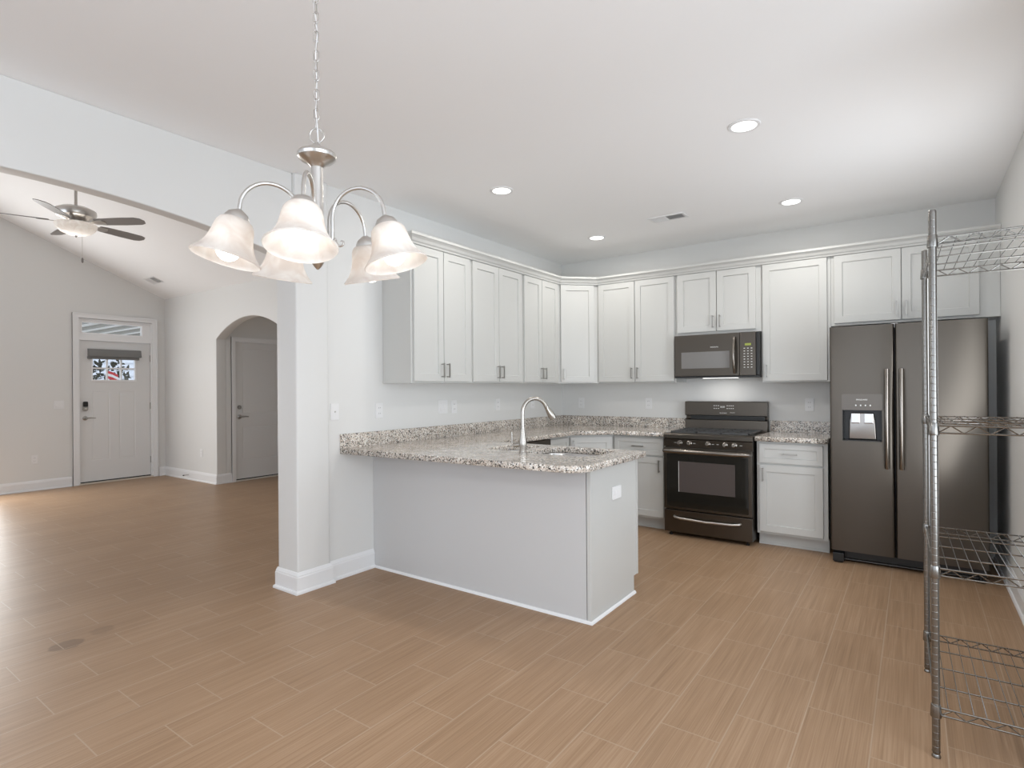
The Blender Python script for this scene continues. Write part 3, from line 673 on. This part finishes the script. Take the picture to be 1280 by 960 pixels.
obj('oven_glass', MB().prism(rrect(0.03, 0.262, W-0.03, 0.735, 0.01, 3), 'y', -0.0205, -0.0175), M['dglass'], od)
obj('oven_window', MB().prism([(0.14, 0.40), (0.62, 0.40), (0.62, 0.67), (0.14, 0.67)], 'y', -0.0212, -0.0200), mat('oven_window_glass', (0.085, 0.070, 0.066), 0.10), od)
obj('window_reveal', MB().box((0.138, -0.0218, 0.40), (0.142, -0.0205, 0.67)), M['print'], od)
hp = [(0.012, -0.02, 0.762), (0.02, -0.055, 0.762), (0.10, -0.066, 0.762), (W/2, -0.074, 0.762), (W-0.10, -0.066, 0.762), (W-0.02, -0.055, 0.762), (W-0.012, -0.02, 0.762)]
obj('oven_handle', MB().tube(hp, [0.014, 0.018, 0.020, 0.020, 0.020, 0.018, 0.014], 14), M['bstainless2'], od, smooth=50)
sd = obj('storage_drawer', MB().box((0.004, -0.014, 0.035), (W-0.004, 0.028, 0.232)), M['bstainless'], rg, bevel=0.004)
hp = [(0.095, -0.012, 0.176), (0.105, -0.035, 0.174), (0.16, -0.046, 0.168), (W/2, -0.052, 0.163), (W-0.16, -0.046, 0.168), (W-0.105, -0.035, 0.174), (W-0.095, -0.012, 0.176)]
obj('drawer_handle', MB().tube(hp, 0.0105, 12), M['nickel'], sd, smooth=50)
for kx in (0.05, W-0.05):
    for ky in (0.03, RD-0.06): obj('leveling_foot', MB().lathe([(0.014, 0), (0.014, 0.012), (0.008, 0.014), (0.008, 0.042)], (kx, ky, 0), (0, 0, 1), 14), M['black'], rg)
bgd = obj('backguard', MB().prism([(RD-0.10, 0.905), (RD-0.095, 1.01), (RD-0.06, 1.022), (RD-0.055, 1.045), (RD-0.10, 1.055), (RD-0.098, 1.182), (RD-0.085, 1.188), (RD, 1.188), (RD, 0.905)], 'x', 0.002, W-0.002), M['bstainless'], rg, bevel=0.002)
obj('vent_slot', MB().box((0.055, RD-0.097, 1.016), (W-0.02, RD-0.056, 1.052)), M['black'], bgd)
YF = RD-0.1015
for kx, kz in [(0.285+0.02*i, z) for i in range(3) for z in (1.148, 1.122)]+[(0.405+0.018*i, z) for i in range(4) for z in (1.148, 1.122)]:
    obj('touch_key', MB().box((kx-0.005, YF, kz-0.003), (kx+0.005, YF+0.003, kz+0.003)), M['print'], bgd)
text('clock_digits', '8:00', 0.024, M['print'], bgd, Matrix.Translation((0.362, YF+0.001, 1.136)) @ FRONT)
text('brand_lettering', 'FRIGIDAIRE', 0.013, M['print'], bgd, Matrix.Translation((0.368, YF+0.001, 1.078)) @ FRONT)
text('brand_lettering', 'GALLERY', 0.011, M['print'], bgd, Matrix.Translation((0.452, YF+0.001, 1.083)) @ FRONT)
# burners and grates
for bx_, by_, br_ in ((0.16, 0.17, 0.045), (0.16, 0.44, 0.038), (0.378, 0.31, 0.042), (0.60, 0.17, 0.048), (0.60, 0.44, 0.036)):
    bu = obj('burner', MB().lathe([(br_*1.9, 0.892), (br_*1.9, 0.895), (br_*1.2, 0.898), (br_, 0.901), (br_, 0.908)], (bx_, by_, 0), (0, 0, 1), 24), M['nickel'], rg, smooth=30)
    obj('burner_cap', MB().lathe([(br_*0.85, 0.908), (br_*0.85, 0.915), (br_*0.6, 0.918)], (bx_, by_, 0), (0, 0, 1), 24), M['iron'], bu, smooth=30)
for gx0, gx1 in ((0.045, 0.27), (0.275, 0.48), (0.485, 0.71)):
    g = MB(); t_ = 0.005; zt = 0.932; y0_, y1_ = 0.07, 0.55
    for xx in (gx0, gx1): g.box((xx-t_, y0_, zt-0.012), (xx+t_, y1_, zt))
    for yy in (y0_, y1_): g.box((gx0-t_, yy-t_, zt-0.012), (gx1+t_, yy+t_, zt))
    cx_ = (gx0+gx1)/2
    for yy in (0.17, 0.31, 0.44): g.box((gx0, yy-t_, zt-0.010), (gx1, yy+t_, zt+0.002))
    g.box((cx_-t_, y0_, zt-0.010), (cx_+t_, y1_, zt+0.002))
    for xx in (gx0, gx1):
        for yy in (y0_, y1_): g.box((xx-t_, yy-t_, 0.893), (xx+t_, yy+t_, zt))
    obj('grate', g, M['iron'], rg)

# ================================================================== MICROWAVE
mw = thing('microwave', 'black over-the-range microwave mounted under the short wall cabinet', 'microwave', (-1.850, D-0.385, 0))
W = 0.754
obj('microwave_body', MB().box((0.0, 0.03, 1.412), (W, 0.383, 1.813)), M['black'], mw)
MWB = M['bstainless']
md = obj('microwave_door', MB().box((0.0, 0.0, 1.428), (0.585, 0.028, 1.811)), MWB, mw, bevel=0.003)
obj('microwave_window', MB().box((0.065, -0.0015, 1.50), (0.50, 0.001, 1.652)), M['mwin'], md)
obj('control_panel', MB().box((0.588, 0.0, 1.428), (0.722, 0.028, 1.811)), MWB, mw, bevel=0.003)
obj('side_trim', MB().box((0.724, 0.0, 1.428), (W, 0.028, 1.811)), M['black'], mw, bevel=0.008)
obj('vent_grille', MB().box((0.0, 0.004, 1.412), (W, 0.03, 1.426)), M['black'], mw)
obj('clock_display', MB().box((0.632, -0.0012, 1.692), (0.684, 0.0, 1.712)), M['display'], mw)
for r_ in range(8):
    for c_ in range(3):
        obj('keypad_print', MB().box((0.622+c_*0.03, -0.001, 1.665-r_*0.024), (0.634+c_*0.03, 0.0, 1.671-r_*0.024)), M['print'], mw)
text('brand_lettering', 'FRIGIDAIRE', 0.014, M['print'], md, Matrix.Translation((0.368, -0.001, 1.691)) @ FRONT)
hp = [(0.548, -0.0, 1.765)]+[(0.548, -0.022-0.036*math.sin(PI*i/10), 1.765-0.31*i/10) for i in range(11)]+[(0.548, -0.0, 1.455)]
obj('microwave_handle', MB().tube(hp, [0.010]+[0.0125]*11+[0.010], 12), M['bstainless2'], md, smooth=50)

l = bpy.data.lights.new('cooktop_lamp', 'AREA'); l.shape = 'RECTANGLE'; l.size = 0.3; l.size_y = 0.05; l.energy = 0.55; l.color = (1, 0.97, 0.93)
lo = bpy.data.objects.new('cooktop_lamp', l); COL.objects.link(lo); lo.parent = mw; lo.location = (0.377, 0.17, 1.408)
obj('cooktop_light', MB().box((0.22, 0.14, 1.4095), (0.53, 0.20, 1.4125)), M['can'], mw)

# ================================================================== REFRIGERATOR
FY = 4.87
rf = thing('refrigerator', 'black stainless side-by-side refrigerator with water dispenser in left door', 'refrigerator', (-0.523, FY, 0))
W = 0.922; SP = 0.407; FT = 1.772
obj('cabinet_shell', MB().box((0.012, 0.075, 0.03), (W-0.012, 0.735, FT-0.025)), M['black'], rf)
def rounded_door(x0, x1, z0, z1, hole=None):
    p = [(x0, 0.07)]+[(x0, 0.016), (x0+0.002, 0.008), (x0+0.008, 0.002), (x0+0.02, 0.0)]+[(x1-0.02, 0.0), (x1-0.008, 0.002), (x1-0.002, 0.008), (x1, 0.016)]+[(x1, 0.07)]
    mb = MB()
    if not hole: return mb.prism(p, 'z', z0, z1)
    hx0, hx1, hz0, hz1 = hole
    mb.prism(p, 'z', z0, hz0); mb.prism(p, 'z', hz1, z1)
    mb.prism([q for q in p if q[0] < x0+0.03]+[(hx0, 0.0), (hx0, 0.07)], 'z', hz0, hz1)
    mb.prism([(hx1, 0.07), (hx1, 0.0)]+[q for q in p if q[0] > x1-0.03], 'z', hz0, hz1)
    mb.box((hx0, 0.062, hz0), (hx1, 0.07, hz1))
    return mb
CAV = (0.082, 0.330, 0.920, 1.150)
fdoor = obj('freezer_door', rounded_door(0, SP-0.003, 0.095, FT, CAV), M['bstainless'], rf, smooth=30)
rdoor = obj('refrigerator_door', rounded_door(SP+0.003, W, 0.095, FT), M['bstainless'], rf, smooth=30)
def fhandle(x, par):
    pts = [(x, 0.0, 1.435)]+[(x, -0.030-0.030*math.sin(PI*i/16), 1.440-0.70*i/16) for i in range(17)]+[(x, 0.0, 0.745)]
    mb = MB().tube(pts, [0.012]+[0.016]*17+[0.012], 14)
    return obj('door_handle', mb, M['bstainless2'], par, smooth=50)
fhandle(SP-0.046, fdoor); fhandle(SP+0.040, rdoor)
dp = obj('dispenser_panel', MB().prism(rrect(0.078, 1.150, 0.334, 1.268, 0.012, 4), 'y', -0.006, 0.001), mat('dispenser_face', (0.135, 0.12, 0.105), 0.3, 1.0), fdoor)
text('brand_lettering', 'FRIGIDAIRE', 0.014, M['print'], dp, Matrix.Translation((0.206, -0.007, 1.226)) @ FRONT)
for i in range(4): obj('touch_key', MB().box((0.165+0.03*i, -0.0072, 1.180), (0.173+0.03*i, -0.006, 1.190)), M['print'], dp)
obj('dispenser_cavity', MB().box((0.083, 0.058, 0.921), (0.329, 0.061, 1.149)).box((0.083, 0.001, 0.921), (0.086, 0.06, 1.149)).box((0.326, 0.001, 0.921), (0.329, 0.06, 1.149)).box((0.083, 0.001, 1.146), (0.329, 0.06, 1.149)), M['black'], fdoor)
pd = obj('dispenser_well', MB().prism([(0.135, 1.13), (0.275, 1.13), (0.288, 1.07), (0.295, 0.93), (0.118, 0.93), (0.124, 1.07)], 'y', 0.035, 0.057), mat('dispenser_metal', (0.30, 0.28, 0.26), 0.22, 1.0), fdoor, bevel=0.008, bseg=3, smooth=60)
for x_ in (0.165, 0.248):
    obj('dispenser_paddle', MB().box((x_-0.028, 0.012, 1.055), (x_+0.028, 0.034, 1.125)).box((x_-0.028, 0.018, 1.050), (x_+0.028, 0.03, 1.056)), M['steel'], pd, bevel=0.003)
obj('drip_tray', MB().box((0.09, -0.008, 0.921), (0.322, 0.057, 0.928)), M['black'], fdoor)
obj('toe_grille', MB().box((0.06, 0.085, 0.03), (W-0.06, 0.10, 0.09)).box((0.08, 0.06, 0.018), (W-0.05, 0.085, 0.026)), M['iron'], rf)
for i in range(9): obj('grille_rib', MB().box((0.12+i*0.085, 0.08, 0.032), (0.126+i*0.085, 0.086, 0.085)), M['bstainless'], rf)
obj('hinge_foot', MB().box((0.012, 0.0, 0.012), (0.085, 0.09, 0.075)), M['black'], rf, bevel=0.004)
for x_ in (0.045, W-0.045): obj('leveling_foot', MB().lathe([(0.032, 0), (0.032, 0.012), (0.012, 0.015), (0.012, 0.04)], (x_, 0.05 if x_ > 0.5 else 0.045, 0), (0, 0, 1), 20), M['black'], rf)
for x_ in (0.06, W-0.06): obj('roller', MB().lathe([(0.02, -0.01), (0.02, 0.01)], (x_, 0.60, 0.02), (1, 0, 0), 16), M['black'], rf)
for x_ in (0.04, W-0.04, SP): obj('top_hinge', MB().box((x_-0.03 if x_ != SP else x_-0.02, 0.03, FT-0.024), (x_+0.03 if x_ != SP else x_+0.02, 0.11, FT+0.006)), M['black'] if x_ != SP else M['plastic'], rf)

# ================================================================== WIRE SHELF
sx0, sx1, sy0, sy1 = 0.055, 0.478, 2.522, 3.25
ws = thing('wire_shelving_unit', 'tall chrome wire shelving unit standing against the right wall by the refrigerator', 'shelving', ((sx0+sx1)/2, (sy0+sy1)/2, 0))
cx_, cy_ = (sx0+sx1)/2, (sy0+sy1)/2; hx, hy = (sx1-sx0)/2, (sy1-sy0)/2
prof = [(0.0125, 0.02)]
z = 0.04
while z < 1.94: prof += [(0.0125, z-0.0022), (0.0125, z-0.0008), (0.0122, z), (0.0125, z+0.0008), (0.0125, z+0.0022)]; z += 0.0254
prof += [(0.0125, 1.946), (0.0125, 1.952), (0.010, 1.957)]
post0 = obj('post', MB().lathe(prof, (0, 0, 0), (0, 0, 1), 16), M['chrome'], ws, smooth=35, loc=(-hx, -hy, 0))
obj('leveling_foot', MB().lathe([(0.014, 0), (0.0145, 0.004), (0.011, 0.012), (0.0135, 0.021)], (0, 0, 0), (0, 0, 1), 16), M['chrome'], post0, smooth=35)
for px_, py_ in ((hx, -hy), (hx, hy), (-hx, hy)):
    c = copy_tree(post0, ws); c.location = (px_, py_, 0)
def make_level(z):
    g = MB(); r = 0.0032; zl = -0.026
    ex, ey = hx-0.012, hy-0.012
    for zz in (0, zl):
        for s in (-1, 1):
            g.tube([(-ex, s*hy, zz), (ex, s*hy, zz)], r, 6); g.tube([(s*hx, -ey, zz), (s*hx, ey, zz)], r, 6)
    def zig(a, b, n):
        a = Vector(a); b = Vector(b); pts = []
        for i in range(n+1):
            p = a.lerp(b, i/n); pts.append((p.x, p.y, 0 if i % 2 else zl))
        return pts
    for s in (-1, 1):
        g.tube(zig((-ex, s*hy, 0), (ex, s*hy, 0), 11), r*0.85, 6); g.tube(zig((s*hx, -ey, 0), (s*hx, ey, 0), 19), r*0.85, 6)
    n = 11
    for i in range(1, n+1):
        x_ = -hx+2*hx*i/(n+1); g.tube([(x_, -hy, 0.003), (x_, hy, 0.003)], 0.0016, 6)
    for i in range(1, 4):
        y_ = -hy+2*hy*i/4; g.tube([(-hx, y_, -0.003), (hx, y_, -0.003)], 0.0030, 6)
    o = obj('wire_shelf', g, M['chrome'], ws, smooth=50, loc=(0, 0, z))
    return o
lv0 = make_level(0.178)
cl = obj('corner_collar', MB().lathe([(0.0165, -0.034), (0.0175, -0.03), (0.0155, 0.006), (0.0145, 0.010), (0.0128, 0.011)], (0, 0, 0), (0, 0, 1), 18)
         .tube([(0.014, 0.0, 0.0), (0.03, 0, 0.0)], 0.004, 6).tube([(0.014, 0.0, -0.026), (0.03, 0, -0.026)], 0.004, 6), M['chrome'], lv0, smooth=40, loc=(-hx, -hy, 0))
for px_, py_, a in ((hx, -hy, PI/2), (hx, hy, PI), (-hx, hy, -PI/2)):
    c = cl.copy(); COL.objects.link(c); c.location = (px_, py_, 0); c.rotation_euler = (0, 0, a); c.parent = lv0
for z in (0.676, 1.186, 1.858):
    c = copy_tree(lv0, ws); c.location = (0, 0, z)
tw = math.radians(1.1)
ws.rotation_euler = (0, 0, tw); ws.location = (sx0+hx*math.cos(tw)-hy*math.sin(tw), sy0+hx*math.sin(tw)+hy*math.cos(tw), 0)

# ================================================================== CHANDELIER
CX, CY = -1.426, 1.018
ch = thing('chandelier', 'brushed nickel five-light chandelier with alabaster glass bell shades', 'chandelier', (CX, CY, 0))
obj('column', MB().lathe([(0.006, 2.058), (0.012, 2.050), (0.014, 2.044), (0.030, 2.040), (0.052, 2.028), (0.056, 2.020), (0.054, 2.012), (0.046, 2.004), (0.030, 1.996), (0.022, 1.990), (0.0175, 1.984), (0.0175, 1.83), (0.019, 1.826), (0.015, 1.818), (0.013, 1.80)], (0, 0, 0), (0, 0, 1), 32), M['nickel'], ch, smooth=30)
obj('lower_hub', MB().lathe([(0.014, 1.802), (0.014, 1.775), (0.030, 1.768), (0.036, 1.752), (0.030, 1.738), (0.016, 1.73), (0.012, 1.715), (0.018, 1.705), (0.010, 1.692), (0.003, 1.685)], (0, 0, 0), (0, 0, 1), 28), M['nickel'], ch, smooth=40)
rp = [(0.021*math.cos(2*PI*i/28), 0.0, 2.079+0.021*math.sin(2*PI*i/28)) for i in range(28)]
a = math.radians(YAW)
rp = [(p[0]*math.cos(a), p[0]*math.sin(a), p[2]) for p in rp]
obj('hanging_ring', MB().tube(rp, 0.0022, 8, closed=True), M['nickel'], ch, smooth=50)
cm = MB(); z = 2.113; k = 0
while z < HC-0.03:
    th = math.radians(35 if k % 2 else 125); h = 0.017; w_ = 0.0075; lp = []
    for i in range(20):
        t_ = 2*PI*i/20; xx = w_*math.cos(t_); zz = (h-w_)*(1 if math.sin(t_) > 0 else -1)*(abs(math.sin(t_)) > 0.05)+w_*math.sin(t_)
        lp.append((xx*math.cos(th), xx*math.sin(th), z+zz))
    cm.tube(lp, 0.0016, 6, closed=True); z += 0.0285; k += 1
obj('chain', cm, M['nickel'], ch, smooth=50)
obj('cord', MB().tube([(0.004*math.sin(i*1.3), 0.005*math.cos(i*1.7), 2.06+i*0.0455) for i in range(16)], 0.0016, 6), M['plastic'], ch)
obj('ceiling_canopy', MB().lathe([(0.062, HC-0.001), (0.060, HC-0.012), (0.035, HC-0.03), (0.012, HC-0.036)], (0, 0, 0), (0, 0, 1), 28), M['nickel'], ch, smooth=40)
RR = 0.213; TILT = 0.244
def arm_group(th):
    u = Vector((math.cos(th), math.sin(th), 0)); Z = Vector((0, 0, 1))
    pts = [u*0.030+Z*1.752, u*0.042+Z*1.757, u*0.047+Z*1.775, u*0.047+Z*1.83]
    rc = (RR-0.047)/2-0.003; cc = 0.047+rc
    for i in range(1, 16):
        t_ = PI-PI*i/16*0.96; pts.append(u*(cc+rc*math.cos(t_))+Z*(1.835+rc*math.sin(t_)*1.03))
    ax = (u*math.sin(TILT)-Z*math.cos(TILT)).normalized()
    cap = u*RR+Z*1.807
    pts.append(cap-ax*0.020)
    arm = obj('arm', MB().tube(pts, 0.0056, 10), M['nickel'], ch, smooth=50)
    # small curled leaf under each arm
    sp = [u*(0.075+0.020*math.exp(-0.16*i)*math.cos(0.55*i+2.6))+Z*(1.762+0.020*math.exp(-0.16*i)*math.sin(0.55*i+2.6)) for i in range(13)]
    obj('scroll', MB().tube([u*0.042+Z*1.752]+sp, [0.0042]+[0.0042-0.00022*i for i in range(13)], 8), M['nickel'], arm, smooth=50)
    obj('socket_cup', MB().lathe([(0.008, -0.026), (0.014, -0.022), (0.026, -0.014), (0.033, -0.002), (0.034, 0.008), (0.036, 0.010), (0.036, 0.013), (0.031, 0.013), (0.029, 0.026)], cap, ax, 26), M['nickel'], arm, smooth=35)
    # bell shade with thickness
    outer = [(0.0335, 0.003), (0.0420, 0.008), (0.0485, 0.018), (0.0520, 0.032), (0.0545, 0.048), (0.0580, 0.064), (0.0640, 0.080), (0.0730, 0.096), (0.0850, 0.110), (0.0920, 0.117)]
    inner = [(r-0.0028, h) for r, h in reversed(outer)]
    sh = obj('glass_shade', MB().lathe(outer+[(0.0895, 0.1205)]+inner, cap, ax, 40, closed_ends=False), M['shade'], arm, smooth=60)
    bp = []
    for i in range(13):
        t_ = PI*i/12; bp.append((0.0315*math.sin(t_), 0.092-0.0315*math.cos(t_)))
    bp = [(0.012, 0.03), (0.014, 0.055)]+bp[3:]
    obj('bulb', MB().lathe(bp, cap, ax, 24), M['bulb'], arm, smooth=80)
for k in range(5):
    th = math.radians(243.04+72*k); arm_group(th)
    l = bpy.data.lights.new('bulb_lamp', 'SPOT'); l.spot_size = math.radians(170); l.spot_blend = 0.35; l.shadow_soft_size = 0.03; l.energy = 3.9; l.color = (1, 0.96, 0.90)
    lo = bpy.data.objects.new('bulb_lamp', l); COL.objects.link(lo); lo.parent = ch
    ax = Vector((math.cos(th)*math.sin(TILT), math.sin(th)*math.sin(TILT), -math.cos(TILT)))
    lo.location = Vector((math.cos(th)*RR, math.sin(th)*RR, 1.807))+ax*0.135; lo.rotation_euler = ax.to_track_quat('-Z', 'Y').to_euler()

# ================================================================== DOWNLIGHTS, VENTS
dls = [(-2.40, 3.252, 'round recessed ceiling light above the peninsula, nearest the chandelier'),
       (-0.746, 3.236, 'largest round recessed ceiling light, in front of the wire shelves'),
       (-0.764, 4.785, 'round recessed ceiling light above the range and refrigerator gap'),
       (-2.438, 4.816, 'smallest round recessed ceiling light, near the angled corner cabinet')]
for x_, y_, lb in dls:
    t_ = thing('recessed_light', lb, 'ceiling light', (x_, y_, HC), 0, 'recessed ceiling lights over the kitchen')
    obj('trim_ring', MB().lathe([(0.084, 0.0), (0.084, -0.003), (0.080, -0.006), (0.066, -0.006), (0.062, -0.002), (0.058, 0.0)], (0, 0, 0), (0, 0, 1), 36, closed_ends=False), M['plastic'], t_, smooth=30)
    obj('lamp_lens', MB().lathe([(0.066, -0.0045), (0.040, -0.0035), (0.001, -0.003)], (0, 0, 0), (0, 0, 1), 36, closed_ends=False), M['can'], t_)
    l = bpy.data.lights.new('downlight_lamp', 'AREA'); l.shape = 'DISK'; l.size = 0.12; l.energy = 5.4; l.color = (1, 0.97, 0.92)
    lo = bpy.data.objects.new('downlight_lamp', l); COL.objects.link(lo); lo.location = (0, 0, -0.012); lo.parent = t_
def vent(name, label, L_, W_, n):
    t_ = thing(name, label, 'air vent')
    obj('vent_frame', MB().box((-L_/2, -W_/2, -0.006), (L_/2, -W_/2+0.02, 0)).box((-L_/2, W_/2-0.02, -0.006), (L_/2, W_/2, 0)).box((-L_/2, -W_/2+0.02, -0.006), (-L_/2+0.02, W_/2-0.02, 0)).box((L_/2-0.02, -W_/2+0.02, -0.006), (L_/2, W_/2-0.02, 0)), M['plastic'], t_)
    s = MB()
    for i in range(n):
        for sgn, x0_, x1_ in ((-1, -L_/2+0.02, -0.003), (1, 0.003, L_/2-0.02)):
            xx = x0_+(x1_-x0_)*(i+0.5)/n; s.prism([(xx-0.004*sgn-0.002, -0.0005), (xx-0.004*sgn, -0.0005), (xx+0.005*sgn+0.001, -0.010), (xx+0.005*sgn-0.001, -0.010)], 'y', -W_/2+0.02, W_/2-0.02)
    obj('louvers', s, M['plastic'], t_)
    obj('duct_backing', MB().box((-L_/2+0.02, -W_/2+0.02, -0.0012), (L_/2-0.02, W_/2-0.02, -0.0002)), mat('duct_grey', (0.25, 0.25, 0.25), 0.8), t_)
    return t_
v1 = vent('air_vent', 'white louvered register in the flat ceiling above the range', 0.30, 0.15, 9); v1.location = (-1.67, 4.605, HC)
v2 = vent('air_vent', 'white louvered register in the sloped living room ceiling near the front door', 0.32, 0.16, 9)
v2.location = (-9.0, 3.645, vz(3.645)); v2.rotation_euler = (-math.atan(0.4223), 0, 0)

# ================================================================== CEILING FAN
FX, FYY, FZ = -6.40, 1.93, 3.00
fn = thing('ceiling_fan', 'brushed nickel ceiling fan with grey blades and lit glass bowl', 'ceiling fan', (FX, FYY, 0))
obj('downrod', MB().tube([(0, 0, FZ+0.05), (0, 0, vz(FYY)-0.07)], 0.013, 12), M['nickel'], fn, smooth=40)
obj('ceiling_canopy', MB().lathe([(0.075, vz(FYY)-0.015), (0.07, vz(FYY)-0.05), (0.03, vz(FYY)-0.09), (0.015, vz(FYY)-0.10)], (0, 0, 0), (0, 0, 1), 24), M['nickel'], fn, smooth=40)
obj('motor_housing', MB().lathe([(0.02, FZ+0.075), (0.05, FZ+0.065), (0.115, FZ+0.055), (0.16, FZ+0.03), (0.163, FZ+0.0), (0.15, FZ-0.03), (0.10, FZ-0.05), (0.07, FZ-0.065), (0.10, FZ-0.076), (0.10, FZ-0.088), (0.085, FZ-0.090), (0.085, FZ-0.10)], (0, 0, 0), (0, 0, 1), 36), M['nickel'], fn, smooth=40)
bw = obj('glass_bowl', MB().lathe([(0.165, FZ-0.098), (0.168, FZ-0.105), (0.155, FZ-0.140), (0.120, FZ-0.175), (0.07, FZ-0.197), (0.002, FZ-0.205)], (0, 0, 0), (0, 0, 1), 36, closed_ends=False), M['shade'], fn, smooth=60)
obj('finial', MB().lathe([(0.012, FZ-0.203), (0.010, FZ-0.215), (0.004, FZ-0.222)], (0, 0, 0), (0, 0, 1), 14), M['nickel'], bw, smooth=40)
obj('fan_bulb', MB().lathe([(0.001, FZ-0.175), (0.06, FZ-0.165), (0.075, FZ-0.14), (0.06, FZ-0.118), (0.015, FZ-0.105)], (0.0, 0, 0), (0, 0, 1), 18), M['bulb'], fn, smooth=60)
pc_ = obj('pull_chain', MB().tube([(0.06, 0.03, FZ-0.09), (0.06, 0.03, FZ-0.42)], 0.0018, 6), M['nickel'], fn)
obj('chain_fob', MB().lathe([(0.003, FZ-0.415), (0.009, FZ-0.43), (0.009, FZ-0.455), (0.003, FZ-0.465)], (0.06, 0.03, 0), (0, 0, 1), 12), M['blade'], pc_)
def blade(th):
    r_ = bpy.data.objects.new('blade_holder', None)
    bi = MB(); ct_, st_ = math.cos(th), math.sin(th); pitch = math.radians(-12)
    def T(x_, y_, z_=0): 
        y2 = y_*math.cos(pitch); z2 = z_+y_*math.sin(pitch)
        return (x_*ct_-y2*st_, x_*st_+y2*ct_, FZ-0.082+z2)
    o_ = [(0.20, -0.045), (0.26, -0.058), (0.45, -0.066), (0.60, -0.064), (0.645, -0.045), (0.665, 0.0), (0.645, 0.045), (0.60, 0.064), (0.45, 0.066), (0.26, 0.058), (0.20, 0.045)]
    n = len(o_); vs = [T(*p, 0.003) for p in o_]+[T(*p, -0.003) for p in o_]
    bi.add(vs, [tuple(range(n)), tuple(range(n, 2*n))[::-1]]+[(i, (i+1) % n, n+(i+1) % n, n+i) for i in range(n)])
    b_ = obj('blade', bi, M['blade'], fn)
    ir = [(0.08, -0.018), (0.15, -0.012), (0.20, -0.035), (0.27, -0.038), (0.29, 0), (0.27, 0.038), (0.20, 0.035), (0.15, 0.012), (0.08, 0.018)]
    n = len(ir); bi = MB(); vs = [T(*p, -0.0035) for p in ir]+[T(*p, -0.009) for p in ir]
    bi.add(vs, [tuple(range(n)), tuple(range(n, 2*n))[::-1]]+[(i, (i+1) % n, n+(i+1) % n, n+i) for i in range(n)])
    obj('blade_iron', bi, M['nickel'], b_)
    bpy.data.objects.remove(r_)
FAN0 = 33
for k in range(5): blade(math.radians(FAN0+72*k))

# ================================================================== SWITCHES AND OUTLETS
def plate(name, label, cat, loc, rz, w_=0.07, h_=0.115, kind='outlet', group=None):
    """plate on a wall, facing local -y"""
    t_ = thing(name, label, cat, loc, rz, group)
    obj('cover_plate', MB().prism(rrect(-w_/2, -h_/2, w_/2, h_/2, 0.005, 3), 'y', -0.006, -0.0006), M['plastic'], t_, bevel=0.0015, bseg=1)
    gangs = max(1, round(w_/0.07)) if h_ > 0.09 else 1
    for g_ in range(gangs):
        cx0 = (g_-(gangs-1)/2)*0.046
        if kind == 'outlet' and h_ > 0.09:
            for s in (-1, 1):
                oc = obj('receptacle', MB().prism(rrect(cx0-0.016, s*0.021-0.014, cx0+0.016, s*0.021+0.014, 0.006, 3), 'y', -0.0078, -0.006), M['plastic'], t_)
                obj('slots', MB().box((cx0-0.008, -0.0082, s*0.021-0.004), (cx0-0.006, -0.0078, s*0.021+0.005)).box((cx0+0.006, -0.0082, s*0.021-0.004), (cx0+0.008, -0.0078, s*0.021+0.005)), M['gap'], oc)
        elif kind == 'outlet':
            for s in (-1, 1): obj('receptacle', MB().prism(rrect(s*0.021-0.014, -0.016, s*0.021+0.014, 0.016, 0.006, 3), 'y', -0.0078, -0.006), M['plastic'], t_)
        elif kind == 'switch':
            obj('rocker', MB().prism([(-0.006, -0.033), (-0.0095, -0.030), (-0.0070, 0.030), (-0.006, 0.033)], 'x', cx0-0.016, cx0+0.016), M['plastic'], t_)
        else:
            obj('jack', MB().lathe([(0.006, 0.006), (0.005, 0.012)], (0, 0, 0), (0, -1, 0), 12), M['nickel'], t_)
    return t_
plate('wall_plate', 'small white cable jack plate beside the pilaster corner', 'wall plate', (XL, 2.487, 1.175), R90, kind='jack')
plate('power_outlet', 'white outlet on the left wall below the first wall cabinet edge', 'outlet', (XL, 2.89, 1.168), R90)
plate('light_switch', 'white double switch plate on the left wall above the counter', 'switch', (XL, 3.60, 1.175), R90, w_=0.116, kind='switch')
plate('power_outlet', 'white outlet just beside the double switch plate on the left wall', 'outlet', (XL, 3.745, 1.172), R90)
plate('power_outlet', 'white outlet on the left wall behind the faucet, over the dishwasher', 'outlet', (XL, 4.385, 1.172), R90)
plate('power_outlet', 'white outlet on the left wall close to the kitchen corner, seen through the faucet arch', 'outlet', (XL, 5.0, 1.17), R90)
plate('power_outlet', 'white outlet on the back wall nearest the kitchen corner', 'outlet', (-3.06, D, 1.158), 0)
plate('power_outlet', 'white outlet on the back wall left of the range', 'outlet', (-2.265, D, 1.162), 0)
plate('power_outlet', 'white outlet on the back wall between range and refrigerator', 'outlet', (-0.763, D, 1.162), 0)
plate('power_outlet', 'white sideways outlet plate on the end of the peninsula', 'outlet', (-1.488, 3.172, 0.690), R90, w_=0.125, h_=0.078)
plate('light_switch', 'white double switch plate on the wall beside the front door lock', 'switch', (XD, 2.69, 1.147), R90, w_=0.116, kind='switch')
plate('power_outlet', 'white outlet low on the wall left of the front door', 'outlet', (XD, 2.42, 0.418), R90)
plate('power_outlet', 'white outlet low on the wall between front door corner and archway', 'outlet', (-8.467, YA, 0.42), 0)
ds = thing('door_stop', 'small spring door stop sticking out of the baseboard beside the archway', 'door stop', (-8.84, YA-0.015, 0.07))
obj('spring', MB().lathe([(0.010, 0), (0.006, 0.006), (0.006, 0.062), (0.007, 0.064)], (0, 0, 0), (0, -1, 0), 12), M['pull'], ds)
obj('rubber_tip', MB().lathe([(0.008, 0.063), (0.008, 0.078), (0.005, 0.080)], (0, 0, 0), (0, -1, 0), 12), M['black'], ds)
